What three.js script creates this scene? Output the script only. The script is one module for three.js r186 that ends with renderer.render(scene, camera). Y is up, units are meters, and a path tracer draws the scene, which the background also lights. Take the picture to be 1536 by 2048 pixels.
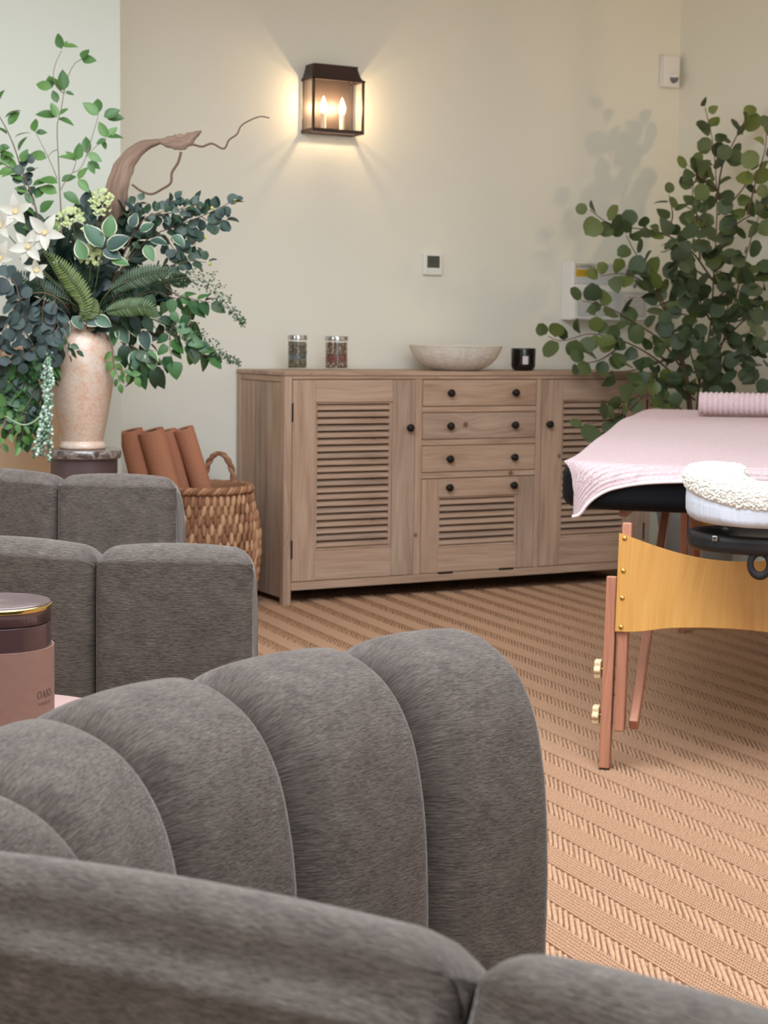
import * as THREE from 'three';
import { RoundedBoxGeometry } from 'three/addons/geometries/RoundedBoxGeometry.js';
import { RectAreaLightUniformsLib } from 'three/addons/lights/RectAreaLightUniformsLib.js';
import { mergeGeometries, mergeVertices } from 'three/addons/utils/BufferGeometryUtils.js';

// ---------------------------------------------------------------- camera, sky, daylight, exposure
const scene = new THREE.Scene();
const V = (x, y, z) => new THREE.Vector3(x, y, z);
const FOC = 3400, CAM = V(-2.748, 1.0445, 6.2917);
const camera = new THREE.PerspectiveCamera(2 * Math.atan(1024 / FOC) * 180 / Math.PI, 0.75, 0.05, 60);
camera.position.copy(CAM);
camera.rotation.set(-0.10408, -0.49956, 0.01312, 'YXZ');
camera.updateMatrixWorld(true);
camera.focus = 2.55;
camera.userData.fStop = 14;
scene.background = new THREE.Color(0.80, 0.90, 1.0);
RectAreaLightUniformsLib.init();
const SKYLIGHT = { x0: -2.7, x1: -0.5, z0: 2.2, z1: 6.4 }, CEIL = 2.62;
const rooflight = new THREE.RectAreaLight(0xe4eefa, 8.9, SKYLIGHT.x1 - SKYLIGHT.x0 - 0.1, SKYLIGHT.z1 - SKYLIGHT.z0 - 0.1);
rooflight.position.set((SKYLIGHT.x0 + SKYLIGHT.x1) / 2, CEIL + 0.10, (SKYLIGHT.z0 + SKYLIGHT.z1) / 2);
rooflight.rotation.x = -Math.PI / 2; rooflight.name = 'rooflight_daylight'; scene.add(rooflight);
const WIN = { x0: -4.2, x1: -0.2, y0: 0.12, y1: 2.3, z: 8.0 };
const windowlight = new THREE.RectAreaLight(0xe8f0fa, 2.3, WIN.x1 - WIN.x0 - 0.2, WIN.y1 - WIN.y0 - 0.2);
windowlight.position.set((WIN.x0 + WIN.x1) / 2, (WIN.y0 + WIN.y1) / 2, WIN.z - 0.02);
windowlight.name = 'window_daylight'; scene.add(windowlight);   // a RectAreaLight shines along its -z, into the room
const SIDE = { z0: 1.7, z1: 4.7, y0: .8, y1: 2.25 };            // window in the wall far to the left
const sidelight = new THREE.RectAreaLight(0xe8f0fa, 3.6, SIDE.z1 - SIDE.z0 - .2, SIDE.y1 - SIDE.y0 - .2);
sidelight.position.set(-5.18, (SIDE.y0 + SIDE.y1) / 2, (SIDE.z0 + SIDE.z1) / 2); sidelight.rotation.y = -Math.PI / 2; sidelight.name = 'side_window_daylight'; scene.add(sidelight);
const renderer = new THREE.WebGLRenderer();
renderer.toneMapping = THREE.LinearToneMapping;
renderer.toneMappingExposure = 1.0;
renderer.shadowMap.enabled = true;

// ---------------------------------------------------------------- helpers
let seedState = 12345;
const seed = s => { seedState = s >>> 0; };
const rnd = () => { seedState = (seedState + 0x6D2B79F5) | 0; let t = Math.imul(seedState ^ (seedState >>> 15), 1 | seedState); t = (t + Math.imul(t ^ (t >>> 7), 61 | t)) ^ t; return ((t ^ (t >>> 14)) >>> 0) / 4294967296; };
const rr = (a, b) => a + (b - a) * rnd();
const clamp = (x, a, b) => Math.min(b, Math.max(a, x));
const lerp = (a, b, t) => a + (b - a) * t;
const smooth = (a, b, x) => { const t = clamp((x - a) / (b - a), 0, 1); return t * t * (3 - 2 * t); };
const camR = V(1, 0, 0).applyQuaternion(camera.quaternion), camU = V(0, 1, 0).applyQuaternion(camera.quaternion), camB = V(0, 0, 1).applyQuaternion(camera.quaternion);
const ray = (x, y) => V((x - 768) / FOC, -(y - 1024) / FOC, -1).applyQuaternion(camera.quaternion);
const at = (x, y, d) => CAM.clone().addScaledVector(ray(x, y), d);                       // a place d metres off along the view
const onZ = (x, y, z) => { const r = ray(x, y); return CAM.clone().addScaledVector(r, (z - CAM.z) / r.z); };
const onY = (x, y, h) => { const r = ray(x, y); return CAM.clone().addScaledVector(r, (h - CAM.y) / r.y); };
const names = {};
const numbered = n => { if (!(n in names)) { names[n] = 0; return n; } names[n]++; return n + '_' + String(names[n]).padStart(3, '0'); };
function thing(name, label, category, pos = V(0, 0, 0), turn = 0, group) {
  const g = new THREE.Group(); g.name = numbered(name); g.position.copy(pos); g.rotation.y = turn;
  g.userData = { label, category }; if (group) g.userData.group = group; scene.add(g); return g;
}
function part(name, geo, mat, parent, pos, label) {
  const m = new THREE.Mesh(geo, mat); m.name = name; if (pos) m.position.copy(pos); if (label) m.userData.label = label; parent.add(m); return m;
}
function struct(name, geo, mat, pos, parent) {
  const m = new THREE.Mesh(geo, mat); m.name = parent ? name : numbered(name); if (pos) m.position.copy(pos); m.userData.kind = 'structure'; (parent || scene).add(m); return m;
}
const col = (r, g, b) => new THREE.Color().setRGB(r / 255, g / 255, b / 255, THREE.SRGBColorSpace);
const M = (c, rough = 0.6, o = {}) => new THREE.MeshPhysicalMaterial({ color: c, roughness: rough, ...o });

// tileable value noise
function noiseGrid(nx, ny, s) { seed(s); const g = new Float32Array(nx * ny); for (let i = 0; i < g.length; i++) g[i] = rnd(); return (u, v) => { let x = ((u % 1) + 1) % 1 * nx, y = ((v % 1) + 1) % 1 * ny; const x0 = Math.floor(x) % nx, y0 = Math.floor(y) % ny, fx = x - Math.floor(x), fy = y - Math.floor(y), x1 = (x0 + 1) % nx, y1 = (y0 + 1) % ny; const sx = fx * fx * (3 - 2 * fx), sy = fy * fy * (3 - 2 * fy); return lerp(lerp(g[y0 * nx + x0], g[y0 * nx + x1], sx), lerp(g[y1 * nx + x0], g[y1 * nx + x1], sx), sy); }; }
function dataTex(w, h, fn, srgb = true, rep = [1, 1]) {
  const d = new Uint8Array(w * h * 4);
  for (let y = 0; y < h; y++) for (let x = 0; x < w; x++) { const c = fn((x + .5) / w, (y + .5) / h), k = (y * w + x) * 4; if (typeof c === 'number') { d[k] = d[k + 1] = d[k + 2] = clamp(c, 0, 1) * 255; } else { d[k] = clamp(c[0], 0, 255); d[k + 1] = clamp(c[1], 0, 255); d[k + 2] = clamp(c[2], 0, 255); } d[k + 3] = 255; }
  const t = new THREE.DataTexture(d, w, h, THREE.RGBAFormat); t.wrapS = t.wrapT = THREE.RepeatWrapping; t.magFilter = THREE.LinearFilter; t.minFilter = THREE.LinearMipmapLinearFilter; t.generateMipmaps = true; t.repeat.set(1 / rep[0], 1 / rep[1]); if (srgb) t.colorSpace = THREE.SRGBColorSpace; t.needsUpdate = true; return t;
}
const mixc = (a, b, t) => [lerp(a[0], b[0], t), lerp(a[1], b[1], t), lerp(a[2], b[2], t)];
// uv in metres: u runs along the grain axis
function boxUV(geo, grain = 'x', off) {
  const p = geo.attributes.position, n = geo.attributes.normal, uv = new Float32Array(p.count * 2), o = off || [rr(0, 9), rr(0, 9)];
  for (let i = 0; i < p.count; i++) {
    const a = [p.getX(i), p.getY(i), p.getZ(i)], m = [Math.abs(n.getX(i)), Math.abs(n.getY(i)), Math.abs(n.getZ(i))];
    const k = m[0] >= m[1] && m[0] >= m[2] ? 0 : m[1] >= m[2] ? 1 : 2, g = { x: 0, y: 1, z: 2 }[grain], rest = [0, 1, 2].filter(q => q !== k);
    const ua = rest.includes(g) ? g : rest[0], va = rest.find(q => q !== ua);
    uv[2 * i] = a[ua] + o[0]; uv[2 * i + 1] = a[va] + o[1] + k * .37;
  }
  geo.setAttribute('uv', new THREE.BufferAttribute(uv, 2)); return geo;
}
const rbox = (w, h, d, r = 0.003, grain = 'x', seg = 2) => boxUV(new RoundedBoxGeometry(w, h, d, seg, Math.min(r, w / 2.01, h / 2.01, d / 2.01)), grain);
const box = (w, h, d) => boxUV(new THREE.BoxGeometry(w, h, d), 'x', [0, 0]);
const lathe = (pts, seg = 48) => new THREE.LatheGeometry(pts.map(p => new THREE.Vector2(p[0], p[1])), seg);
function splinePts(pts, n) { const c = new THREE.CatmullRomCurve3(pts.map(p => V(p[0], p[1], 0)), false, 'centripetal'); return c.getPoints(n).map(p => [Math.max(0, p.x), p.y]); }
function tube(pts, r0, r1, seg = 8, n) {       // tapered tube along points
  const c = new THREE.CatmullRomCurve3(pts, false, 'centripetal'), N = n || Math.max(4, pts.length * 4), fr = c.computeFrenetFrames(N, false), pos = [], nor = [], uv = [], idx = []; const len = c.getLength();
  for (let i = 0; i <= N; i++) { const t = i / N, p = c.getPointAt(t), r = typeof r0 === 'function' ? r0(t) : lerp(r0, r1, t); for (let j = 0; j <= seg; j++) { const a = j / seg * Math.PI * 2, d = fr.normals[i].clone().multiplyScalar(Math.cos(a)).addScaledVector(fr.binormals[i], Math.sin(a)); pos.push(p.x + d.x * r, p.y + d.y * r, p.z + d.z * r); nor.push(d.x, d.y, d.z); uv.push(t * len, j / seg * .05); } }
  for (let i = 0; i < N; i++) for (let j = 0; j < seg; j++) { const a = i * (seg + 1) + j, b = a + seg + 1; idx.push(a, a + 1, b, a + 1, b + 1, b); }
  for (const e of [0, N]) { const k = pos.length / 3, p = c.getPointAt(e / N), d = fr.tangents[e].clone().multiplyScalar(e ? 1 : -1); pos.push(p.x, p.y, p.z); nor.push(d.x, d.y, d.z); uv.push(0, 0); const s = e * (seg + 1); for (let j = 0; j < seg; j++) e ? idx.push(k, s + j, s + j + 1) : idx.push(k, s + j + 1, s + j); }
  const g = new THREE.BufferGeometry(); g.setAttribute('position', new THREE.Float32BufferAttribute(pos, 3)); g.setAttribute('normal', new THREE.Float32BufferAttribute(nor, 3)); g.setAttribute('uv', new THREE.Float32BufferAttribute(uv, 2)); g.setIndex(idx); return g;
}
function gridGeo(nu, nv, fn, uvfn) {
  const pos = [], uv = [], idx = [];
  for (let j = 0; j <= nv; j++) for (let i = 0; i <= nu; i++) { const p = fn(i / nu, j / nv); pos.push(p.x, p.y, p.z); const q = uvfn ? uvfn(i / nu, j / nv) : [i / nu, j / nv]; uv.push(q[0], q[1]); }
  for (let j = 0; j < nv; j++) for (let i = 0; i < nu; i++) { const a = j * (nu + 1) + i, b = a + nu + 1; idx.push(a, a + 1, b, a + 1, b + 1, b); }
  const g = new THREE.BufferGeometry(); g.setAttribute('position', new THREE.Float32BufferAttribute(pos, 3)); g.setAttribute('uv', new THREE.Float32BufferAttribute(uv, 2)); g.setIndex(idx); g.computeVertexNormals(); return g;
}
const T = (g, x = 0, y = 0, z = 0) => g.translate(x, y, z);

// ---------------------------------------------------------------- textures and materials
const n1 = noiseGrid(6, 40, 1), n2 = noiseGrid(10, 160, 2), n3 = noiseGrid(24, 300, 3), n4 = noiseGrid(4, 6, 4), n5 = noiseGrid(64, 64, 5), n6 = noiseGrid(128, 128, 6), n7 = noiseGrid(16, 16, 7), n8 = noiseGrid(256, 256, 8);
const knots = [[.22, .31, .012], [.71, .66, .016], [.48, .86, .010], [.9, .12, .012]];
function woodFn(dark, mid, light, contrast = 1, withKnots = true) {
  return (u, v) => {
    let w = v + (n4(u, v) - .5) * .09, k = 0;
    if (withKnots) for (const [a, b, r] of knots) { let du = Math.abs(u - a), dv = Math.abs(v - b); du = Math.min(du, 1 - du); dv = Math.min(dv, 1 - dv); const d = Math.hypot(du * 1.1, dv * .62); w += .03 * Math.exp(-d * d / (r * r * 9)) * Math.sign(v - b); k = Math.max(k, smooth(r, r * .35, d)); }
    const g = n1(u, w) * .45 + n2(u, w) * .35 + n3(u, w) * .2, s = (g - .5) * 2.2 * contrast + (n4(u * 1, v * 1) - .5) * .8 * contrast;
    const c = s < 0 ? mixc(mid, dark, clamp(-s, 0, 1)) : mixc(mid, light, clamp(s, 0, 1));
    return mixc(c, dark.map(x => x * .62), k * .75);
  };
}
const woodBump = dataTex(512, 512, (u, v) => n2(u, v + (n4(u, v) - .5) * .09) * .5 + n3(u, v + (n4(u, v) - .5) * .09) * .5, false, [1.1, .62]);
const oakMap = dataTex(1024, 1024, woodFn([148, 117, 95], [184, 152, 128], [204, 177, 154], .72), true, [1.1, .62]);
const oakGreyMap = dataTex(512, 512, woodFn([138, 112, 94], [174, 146, 125], [196, 171, 151], .8), true, [1.1, .62]);
const beechMap = dataTex(512, 512, woodFn([170, 112, 46], [190, 136, 64], [204, 152, 80], .7, false), true, [1.1, .62]);
const pinkMap = dataTex(512, 512, woodFn([138, 86, 60], [166, 108, 80], [184, 128, 98], .8, false), true, [1.1, .62]);
const WOOD = M(0xffffff, .62, { map: oakMap, bumpMap: woodBump, bumpScale: .0007 }), WOOD2 = M(0xffffff, .66, { map: oakGreyMap, bumpMap: woodBump, bumpScale: .0008 });
const BEECH = M(0xffffff, .38, { map: beechMap, clearcoat: .25, clearcoatRoughness: .3 }), PINKWOOD = M(0xffffff, .45, { map: pinkMap, clearcoat: .2, clearcoatRoughness: .4 });
const n9 = noiseGrid(26, 210, 9), n10 = noiseGrid(44, 330, 10), n11 = noiseGrid(9, 9, 11);
const velvetMap = dataTex(1024, 1024, (u, v) => { const s = clamp(.42 + (n9(u, v) - .5) * .42 + (n10(u, v) - .5) * .5 + (n7(u, v) - .5) * .15 + (n11(u, v) - .5) * .15 + (n8(u, v) - .5) * .25, 0, 1); return mixc([63, 55, 51], [113, 104, 96], s); }, true, [.16, .16]);
const velvetBump = dataTex(512, 512, (u, v) => n9(u, v) * .5 + n10(u, v) * .5, false, [.16, .16]);
const VELVET = M(0xffffff, .95, { map: velvetMap, bumpMap: velvetBump, bumpScale: .0008, sheen: 1, sheenRoughness: .4, sheenColor: new THREE.Color(.78, .74, .67), specularIntensity: .15 });
const plasterBump = dataTex(512, 512, (u, v) => n7(u, v) * .4 + n5(u, v) * .35 + n6(u, v) * .25, false, [1.4, 1.4]);
const WALL = M(col(236, 233, 219), .88, { bumpMap: plasterBump, bumpScale: .0004, specularIntensity: .3 });
const WALLCOOL = M(col(208, 211, 198), .88, { bumpMap: plasterBump, bumpScale: .0004, specularIntensity: .3 });
const CEILM = M(col(238, 236, 230), .9);
const BLACK = M(col(15, 14, 15), .45), BLACKVINYL = M(col(13, 13, 17), .52, { specularIntensity: .25 }), IRON = M(col(38, 34, 31), .45, { metalness: .6 }), BRONZE = M(col(78, 64, 60), .42, { metalness: .7 });
const BRASS = M(col(190, 150, 80), .28, { metalness: 1 }), GOLD = M(col(214, 188, 116), .12, { metalness: 1 }), STEEL = M(col(200, 198, 194), .2, { metalness: 1 });
const PLASTIC = M(col(236, 233, 228), .35), PLASTICGREY = M(col(205, 205, 202), .4);
const GLASS = M(0xffffff, .02, { transmission: 1, thickness: 0, ior: 1.45 });
const PATINA = { // leaf colours
  light: [M(col(71, 110, 48), .5), M(col(87, 124, 60), .5), M(col(59, 96, 40), .5)],
  dark: [M(col(26, 48, 34), .45), M(col(34, 59, 39), .45), M(col(23, 42, 35), .5)],
  blue: [M(col(44, 60, 57), .6), M(col(58, 74, 70), .6), M(col(36, 50, 48), .6)],
  euc: [M(col(29, 48, 43), .5), M(col(37, 59, 49), .5), M(col(42, 65, 46), .5)],
  fern: [M(col(81, 96, 32), .5), M(col(63, 84, 35), .5), M(col(45, 68, 32), .5)],
  ivy: [M(col(53, 92, 40), .5), M(col(40, 76, 39), .5), M(col(71, 109, 45), .5), M(col(31, 60, 37), .5)],
  silver: [M(col(78, 94, 50), .55), M(col(66, 84, 44), .55), M(col(98, 112, 52), .5), M(col(60, 76, 46), .55)],
};
const STEMG = M(col(82, 92, 56), .6), STEMB = M(col(92, 68, 52), .7), STEMGREY = M(col(120, 108, 88), .7);
const barkFn = (u, v) => mixc([88, 68, 54], [146, 118, 97], clamp(n2(u, v) * .5 + n1(u * 2, v) * .5 + (n8(u, v) - .5) * .3, 0, 1));
const barkMap = dataTex(256, 256, barkFn, true, [.4, .1]);
const DRIFT = M(0xffffff, .8, { map: barkMap, bumpMap: woodBump, bumpScale: .002, side: THREE.DoubleSide });

// ---------------------------------------------------------------- the room
const RX = 2.185, LX = -5.2, FZ = 8.0;
struct('wall_back', T(boxUV(new THREE.BoxGeometry(RX - LX + .3, CEIL + .2, .15), 'x', [0, 0]), (RX + LX) / 2, CEIL / 2, -.075), WALL);
struct('wall_right', T(boxUV(new THREE.BoxGeometry(.15, CEIL + .2, FZ + .1), 'z', [0, 0]), RX + .075, CEIL / 2, FZ / 2 + .05), WALL);
{
  const bx = (z0, z1, y0, y1, x0 = LX - .15, x1 = LX) => T(new THREE.BoxGeometry(x1 - x0, y1 - y0, z1 - z0), (x0 + x1) / 2, (y0 + y1) / 2, (z0 + z1) / 2), S = SIDE;
  struct('wall_left', mergeGeometries([bx(-.1, S.z0, -.1, CEIL + .1), bx(S.z1, FZ + .1, -.1, CEIL + .1), bx(S.z0, S.z1, -.1, S.y0), bx(S.z0, S.z1, S.y1, CEIL + .1)]), WALLCOOL);
  const w = struct('window_3', mergeGeometries([[S.z0, S.z1, S.y0, S.y0 + .06], [S.z0, S.z1, S.y1 - .06, S.y1], [S.z0, S.z0 + .06, S.y0, S.y1], [S.z1 - .06, S.z1, S.y0, S.y1]].map(q => bx(...q, LX - .1, LX - .05))), PLASTIC);
  part('window_pane', bx(S.z0 + .06, S.z1 - .06, S.y0 + .06, S.y1 - .06, LX - .078, LX - .072), GLASS, w);
}
struct('wall_pier', T(boxUV(new THREE.BoxGeometry(1.9, CEIL, .7), 'x', [0, 0]), -.735 - .95, CEIL / 2, .35), WALLCOOL);
{ // wall behind the camera, with its wide window
  const bx = (x0, x1, y0, y1) => T(new THREE.BoxGeometry(x1 - x0, y1 - y0, .15), (x0 + x1) / 2, (y0 + y1) / 2, FZ + .075);
  struct('wall_front', mergeGeometries([bx(LX - .15, WIN.x0, -.1, CEIL + .1), bx(WIN.x1, RX + .15, -.1, CEIL + .1), bx(WIN.x0, WIN.x1, -.1, WIN.y0), bx(WIN.x0, WIN.x1, WIN.y1, CEIL + .1)]), WALLCOOL);
  const w = struct('window_1', mergeGeometries([[WIN.x0, WIN.x1, WIN.y0, WIN.y0 + .06], [WIN.x0, WIN.x1, WIN.y1 - .06, WIN.y1], [WIN.x0, WIN.x0 + .06, WIN.y0, WIN.y1], [WIN.x1 - .06, WIN.x1, WIN.y0, WIN.y1], [-2.23, -2.17, WIN.y0, WIN.y1]].map(a => T(new THREE.BoxGeometry(a[1] - a[0], a[3] - a[2], .05), (a[0] + a[1]) / 2, (a[2] + a[3]) / 2, FZ + .08))), PLASTIC);
  for (const [a, b] of [[WIN.x0 + .06, -2.23], [-2.17, WIN.x1 - .06]]) { const p = part('window_pane', T(new THREE.BoxGeometry(b - a, WIN.y1 - WIN.y0 - .12, .006), (a + b) / 2, (WIN.y0 + WIN.y1) / 2, FZ + .08), GLASS, w); }
}
{ // ceiling with a rooflight opening
  const S = SKYLIGHT, bx = (x0, x1, z0, z1, y0 = CEIL, y1 = CEIL + .2) => T(new THREE.BoxGeometry(x1 - x0, y1 - y0, z1 - z0), (x0 + x1) / 2, (y0 + y1) / 2, (z0 + z1) / 2);
  struct('ceiling', mergeGeometries([bx(LX - .15, S.x0, -.15, FZ + .15), bx(S.x1, RX + .15, -.15, FZ + .15), bx(S.x0, S.x1, -.15, S.z0), bx(S.x0, S.x1, S.z1, FZ + .15)]), CEILM);
  const w = struct('window_2', mergeGeometries([bx(S.x0, S.x1, S.z0, S.z0 + .05, CEIL + .12, CEIL + .2), bx(S.x0, S.x1, S.z1 - .05, S.z1, CEIL + .12, CEIL + .2), bx(S.x0, S.x0 + .05, S.z0, S.z1, CEIL + .12, CEIL + .2), bx(S.x1 - .05, S.x1, S.z0, S.z1, CEIL + .12, CEIL + .2)]), PLASTIC);
  part('window_pane', bx(S.x0 + .05, S.x1 - .05, S.z0 + .05, S.z1 - .05, CEIL + .15, CEIL + .156), GLASS, w);
}
// carpet: flat woven bands and bands of raised diagonal cords, both running away from the back wall
const PERIOD = .112, BANDW = .056, CX0 = -.86;    // a cord band starts at CX0
const knotRow = (u, v) => { const r = Math.floor(v * 5), x = (u * 8 + (r % 2) * .5) % 1, y = (v * 5) % 1; return Math.pow(Math.sin(Math.PI * x), .6) * Math.pow(Math.sin(Math.PI * y), .6); };
const carpetBump = dataTex(512, 320, (u, v) => .25 + .6 * knotRow((u * 4) % 1, (v * 2) % 1) + .15 * n6(u, v), false, [.16, .056]);
const carpetMap = dataTex(512, 512, (u, v) => mixc([160, 124, 96], [192, 153, 123], clamp(n5(u, v) * .4 + n6(u, v) * .4 + n8(u, v) * .2, 0, 1)), true, [.5, .5]);
const CARPET = M(0xffffff, .95, { map: carpetMap, bumpMap: carpetBump, bumpScale: .0025, specularIntensity: .1 });
const CORD = M(0xffffff, .95, { map: carpetMap, specularIntensity: .1 });
const floor = struct('floor', (() => { const g = T(new THREE.BoxGeometry(RX - LX + .3, .1, FZ + .3), (RX + LX) / 2, -.05, FZ / 2); const p = g.attributes.position, uv = g.attributes.uv; for (let i = 0; i < p.count; i++) uv.setXY(i, p.getZ(i), p.getX(i)); return g; })(), CARPET);
{
  seed(77);
  const CT = -.075, carpet = new THREE.Group(); carpet.name = 'carpet_weave'; carpet.rotation.y = CT; carpet.position.set(-.25, 0, .02); floor.add(carpet);
  const L = .112, w = .0094, hgt = .0085, dir = V(-.525, 0, .851).normalize(), turn = Math.atan2(dir.x, dir.z) - CT;
  const cord = gridGeo(6, 8, (u, v) => { const a = Math.PI * u, z = (v - .5) * L, e = Math.sqrt(Math.max(0, 1 - Math.pow(Math.abs(v - .5) * 2, 8))); return V(-Math.cos(a) * w / 2 * (.35 + .65 * e), Math.pow(Math.max(0, Math.sin(a)), .6) * hgt * e, z); }, (u, v) => [v * L, u * .012]);
  const mats = []; const m4 = new THREE.Matrix4(), q = new THREE.Quaternion(), up = V(0, 1, 0), sc = V(1, 1, 1);
  for (let b = -8; b < 32; b++) { const x = CX0 + b * PERIOD + BANDW / 2; for (let z = .14; z < 6.2; z += .0214) { const d = Math.hypot(x - CAM.x, z - CAM.z); if (z > 5.1 && x < -1) continue; q.setFromAxisAngle(up, turn + rr(-.03, .03)); sc.set(rr(.92, 1.08), rr(.85, 1.1), rr(.96, 1.02)); m4.compose(V(x + rr(-.0006, .0006), -.0004, z + rr(-.0008, .0008)), q, sc); mats.push(m4.clone()); } }
  const im = new THREE.InstancedMesh(cord, CORD, mats.length); mats.forEach((m, i) => im.setMatrixAt(i, m)); im.name = 'carpet_cord'; im.userData.kind = 'stuff'; im.frustumCulled = false; carpet.add(im);
  const strips = []; for (let b = -9; b < 32; b++) { const x0 = CX0 + b * PERIOD + BANDW - .002, x1 = x0 + PERIOD - BANDW + .004; const q0 = T(new THREE.BoxGeometry(x1 - x0, .006, 7), (x0 + x1) / 2, .0025, 3.62), p = q0.attributes.position, uv = q0.attributes.uv; for (let i = 0; i < p.count; i++) uv.setXY(i, p.getZ(i), p.getX(i) - x0); strips.push(q0); }
  const fw = part('flat_weave', mergeGeometries(strips), CARPET, carpet); fw.userData.kind = 'stuff';
  // the woven knots of the flat bands where they can be told apart
  const knot = new THREE.IcosahedronGeometry(1, 0), kn = [], rows = 6, pitch = (PERIOD - BANDW) / rows;
  for (let b = -6; b < 28; b++) for (let r = 0; r < rows; r++) { const x = CX0 + b * PERIOD + BANDW + (r + .5) * pitch; for (let z = .3 + (r % 2) * .0035; z < 5.6; z += .007) { const wx = x * Math.cos(CT) + z * Math.sin(CT) - .25, wz = -x * Math.sin(CT) + z * Math.cos(CT), dx = wx - CAM.x, dz = wz - CAM.z; const rgt = dx * .878 + dz * .479, dep = dx * .479 - dz * .878; if (wx > RX || wz < .05) continue; q.setFromAxisAngle(up, rr(-.3, .3)); sc.set(.0043, .0048, .0031 * rr(.9, 1.1)); m4.compose(V(x + rr(-.0005, .0005), .0052, z + rr(-.0005, .0005)), q, sc); kn.push(m4.clone()); } }
  const ik = new THREE.InstancedMesh(knot, CORD, kn.length); kn.forEach((m, i) => ik.setMatrixAt(i, m)); ik.name = 'carpet_knot'; ik.userData.kind = 'stuff'; carpet.add(ik);
  console.log('cords', mats.length, 'knots', kn.length);
}

// ---------------------------------------------------------------- channel-back velvet chairs
function channelGeo(A, nA, B, nB, prof, y0, opt = {}) {   // A, B ends of the centre line; nA, nB unit vectors to the inside; prof = [n, y] from outer bottom over the top to inner bottom
  const NU = opt.nu || 28, K = prof.length, rp = opt.round || .045, pos = [], uv = [], idx = [];
  const len = A.distanceTo(B), acc = [0]; for (let k = 1; k < K; k++) acc.push(acc[k - 1] + Math.hypot(prof[k][0] - prof[k - 1][0], prof[k][1] - prof[k - 1][1]));
  const mid = [0, .45];
  const off = rr(0, 1), offv = rr(0, 1);
  for (let i = 0; i <= NU; i++) {
    const c = -Math.cos(Math.PI * i / NU), e = clamp((Math.abs(c) - (1 - 2 * rp / len)) / (2 * rp / len), 0, 1), inset = rp * (1 - Math.sqrt(Math.max(0, 1 - e * e))) + (opt.puff ?? .008) * c * c;
    const s = .5 + .5 * c, P = A.clone().lerp(B, s), N = nA.clone().lerp(nB, s).normalize();
    for (let k = 0; k < K; k++) {
      const a = prof[Math.max(0, k - 1)], b = prof[Math.min(K - 1, k + 1)]; let tx = b[0] - a[0], ty = b[1] - a[1]; const l = Math.hypot(tx, ty) || 1; tx /= l; ty /= l;
      const n = prof[k][0] - inset * (-ty) * -1 * -1, y = prof[k][1] - inset * tx;   // move against the outward normal (-ty, tx)
      const nn = prof[k][0] + inset * ty * 1; pos.push(P.x + N.x * nn, Math.max(y0, y), P.z + N.z * nn); uv.push(s * len + off, acc[k] + offv);
    }
  }
  for (let i = 0; i < NU; i++) for (let k = 0; k < K - 1; k++) { const a = i * K + k, b = a + K; idx.push(a, b, a + 1, a + 1, b, b + 1); }
  for (const i of [0, NU]) { const c = pos.length / 3, P = i ? B : A; pos.push(P.x, .45, P.z); uv.push(off, offv); for (let k = 0; k < K - 1; k++) { const a = i * K + k; i ? idx.push(a, c, a + 1) : idx.push(a, a + 1, c); } }
  const g = new THREE.BufferGeometry(); g.setAttribute('position', new THREE.Float32BufferAttribute(pos, 3)); g.setAttribute('uv', new THREE.Float32BufferAttribute(uv, 2)); g.setIndex(idx); g.computeVertexNormals(); return g;
}
function profile(H, hi, ho, y0, boxy) { // outer face, crease, gently rising top, wide round to the inner face
  const dr = boxy || ho < .1 ? 0 : .05;
  const pts = [[-ho, y0], [-ho - .004, .3], [-ho - .004, H - .14 - dr], [-ho, H - .052 - dr], [-ho + .001, H - .043 - dr], [-ho + .007, H - .037 - dr], [-ho + .018, H - .030 - dr * .9], [-ho * .5, H - .010 - dr * .22], [-ho * .12, H]];
  if (boxy) { pts.splice(2, 7, [-ho - .003, H - .12], [-ho, H - .032], [-ho + .001, H - .023], [-ho + .007, H - .015], [-ho + .026, H - .003], [-ho * .45, H]); }
  if (boxy) pts.push([hi * .1, H - .016], [hi * .6, H - .052], [hi * .9, H - .10], [hi, H - .16], [hi, .38], [hi, y0]); else pts.push([hi * .42, H - .022], [hi * .76, H - .068], [hi * .95, H - .14], [hi * 1.03, H - .24], [hi * 1.03, .38], [hi, y0]);
  return new THREE.CatmullRomCurve3(pts.map(p => V(p[0], p[1], 0)), false, 'centripetal').getPoints(72).map(p => [p.x, p.y]);
}
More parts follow.
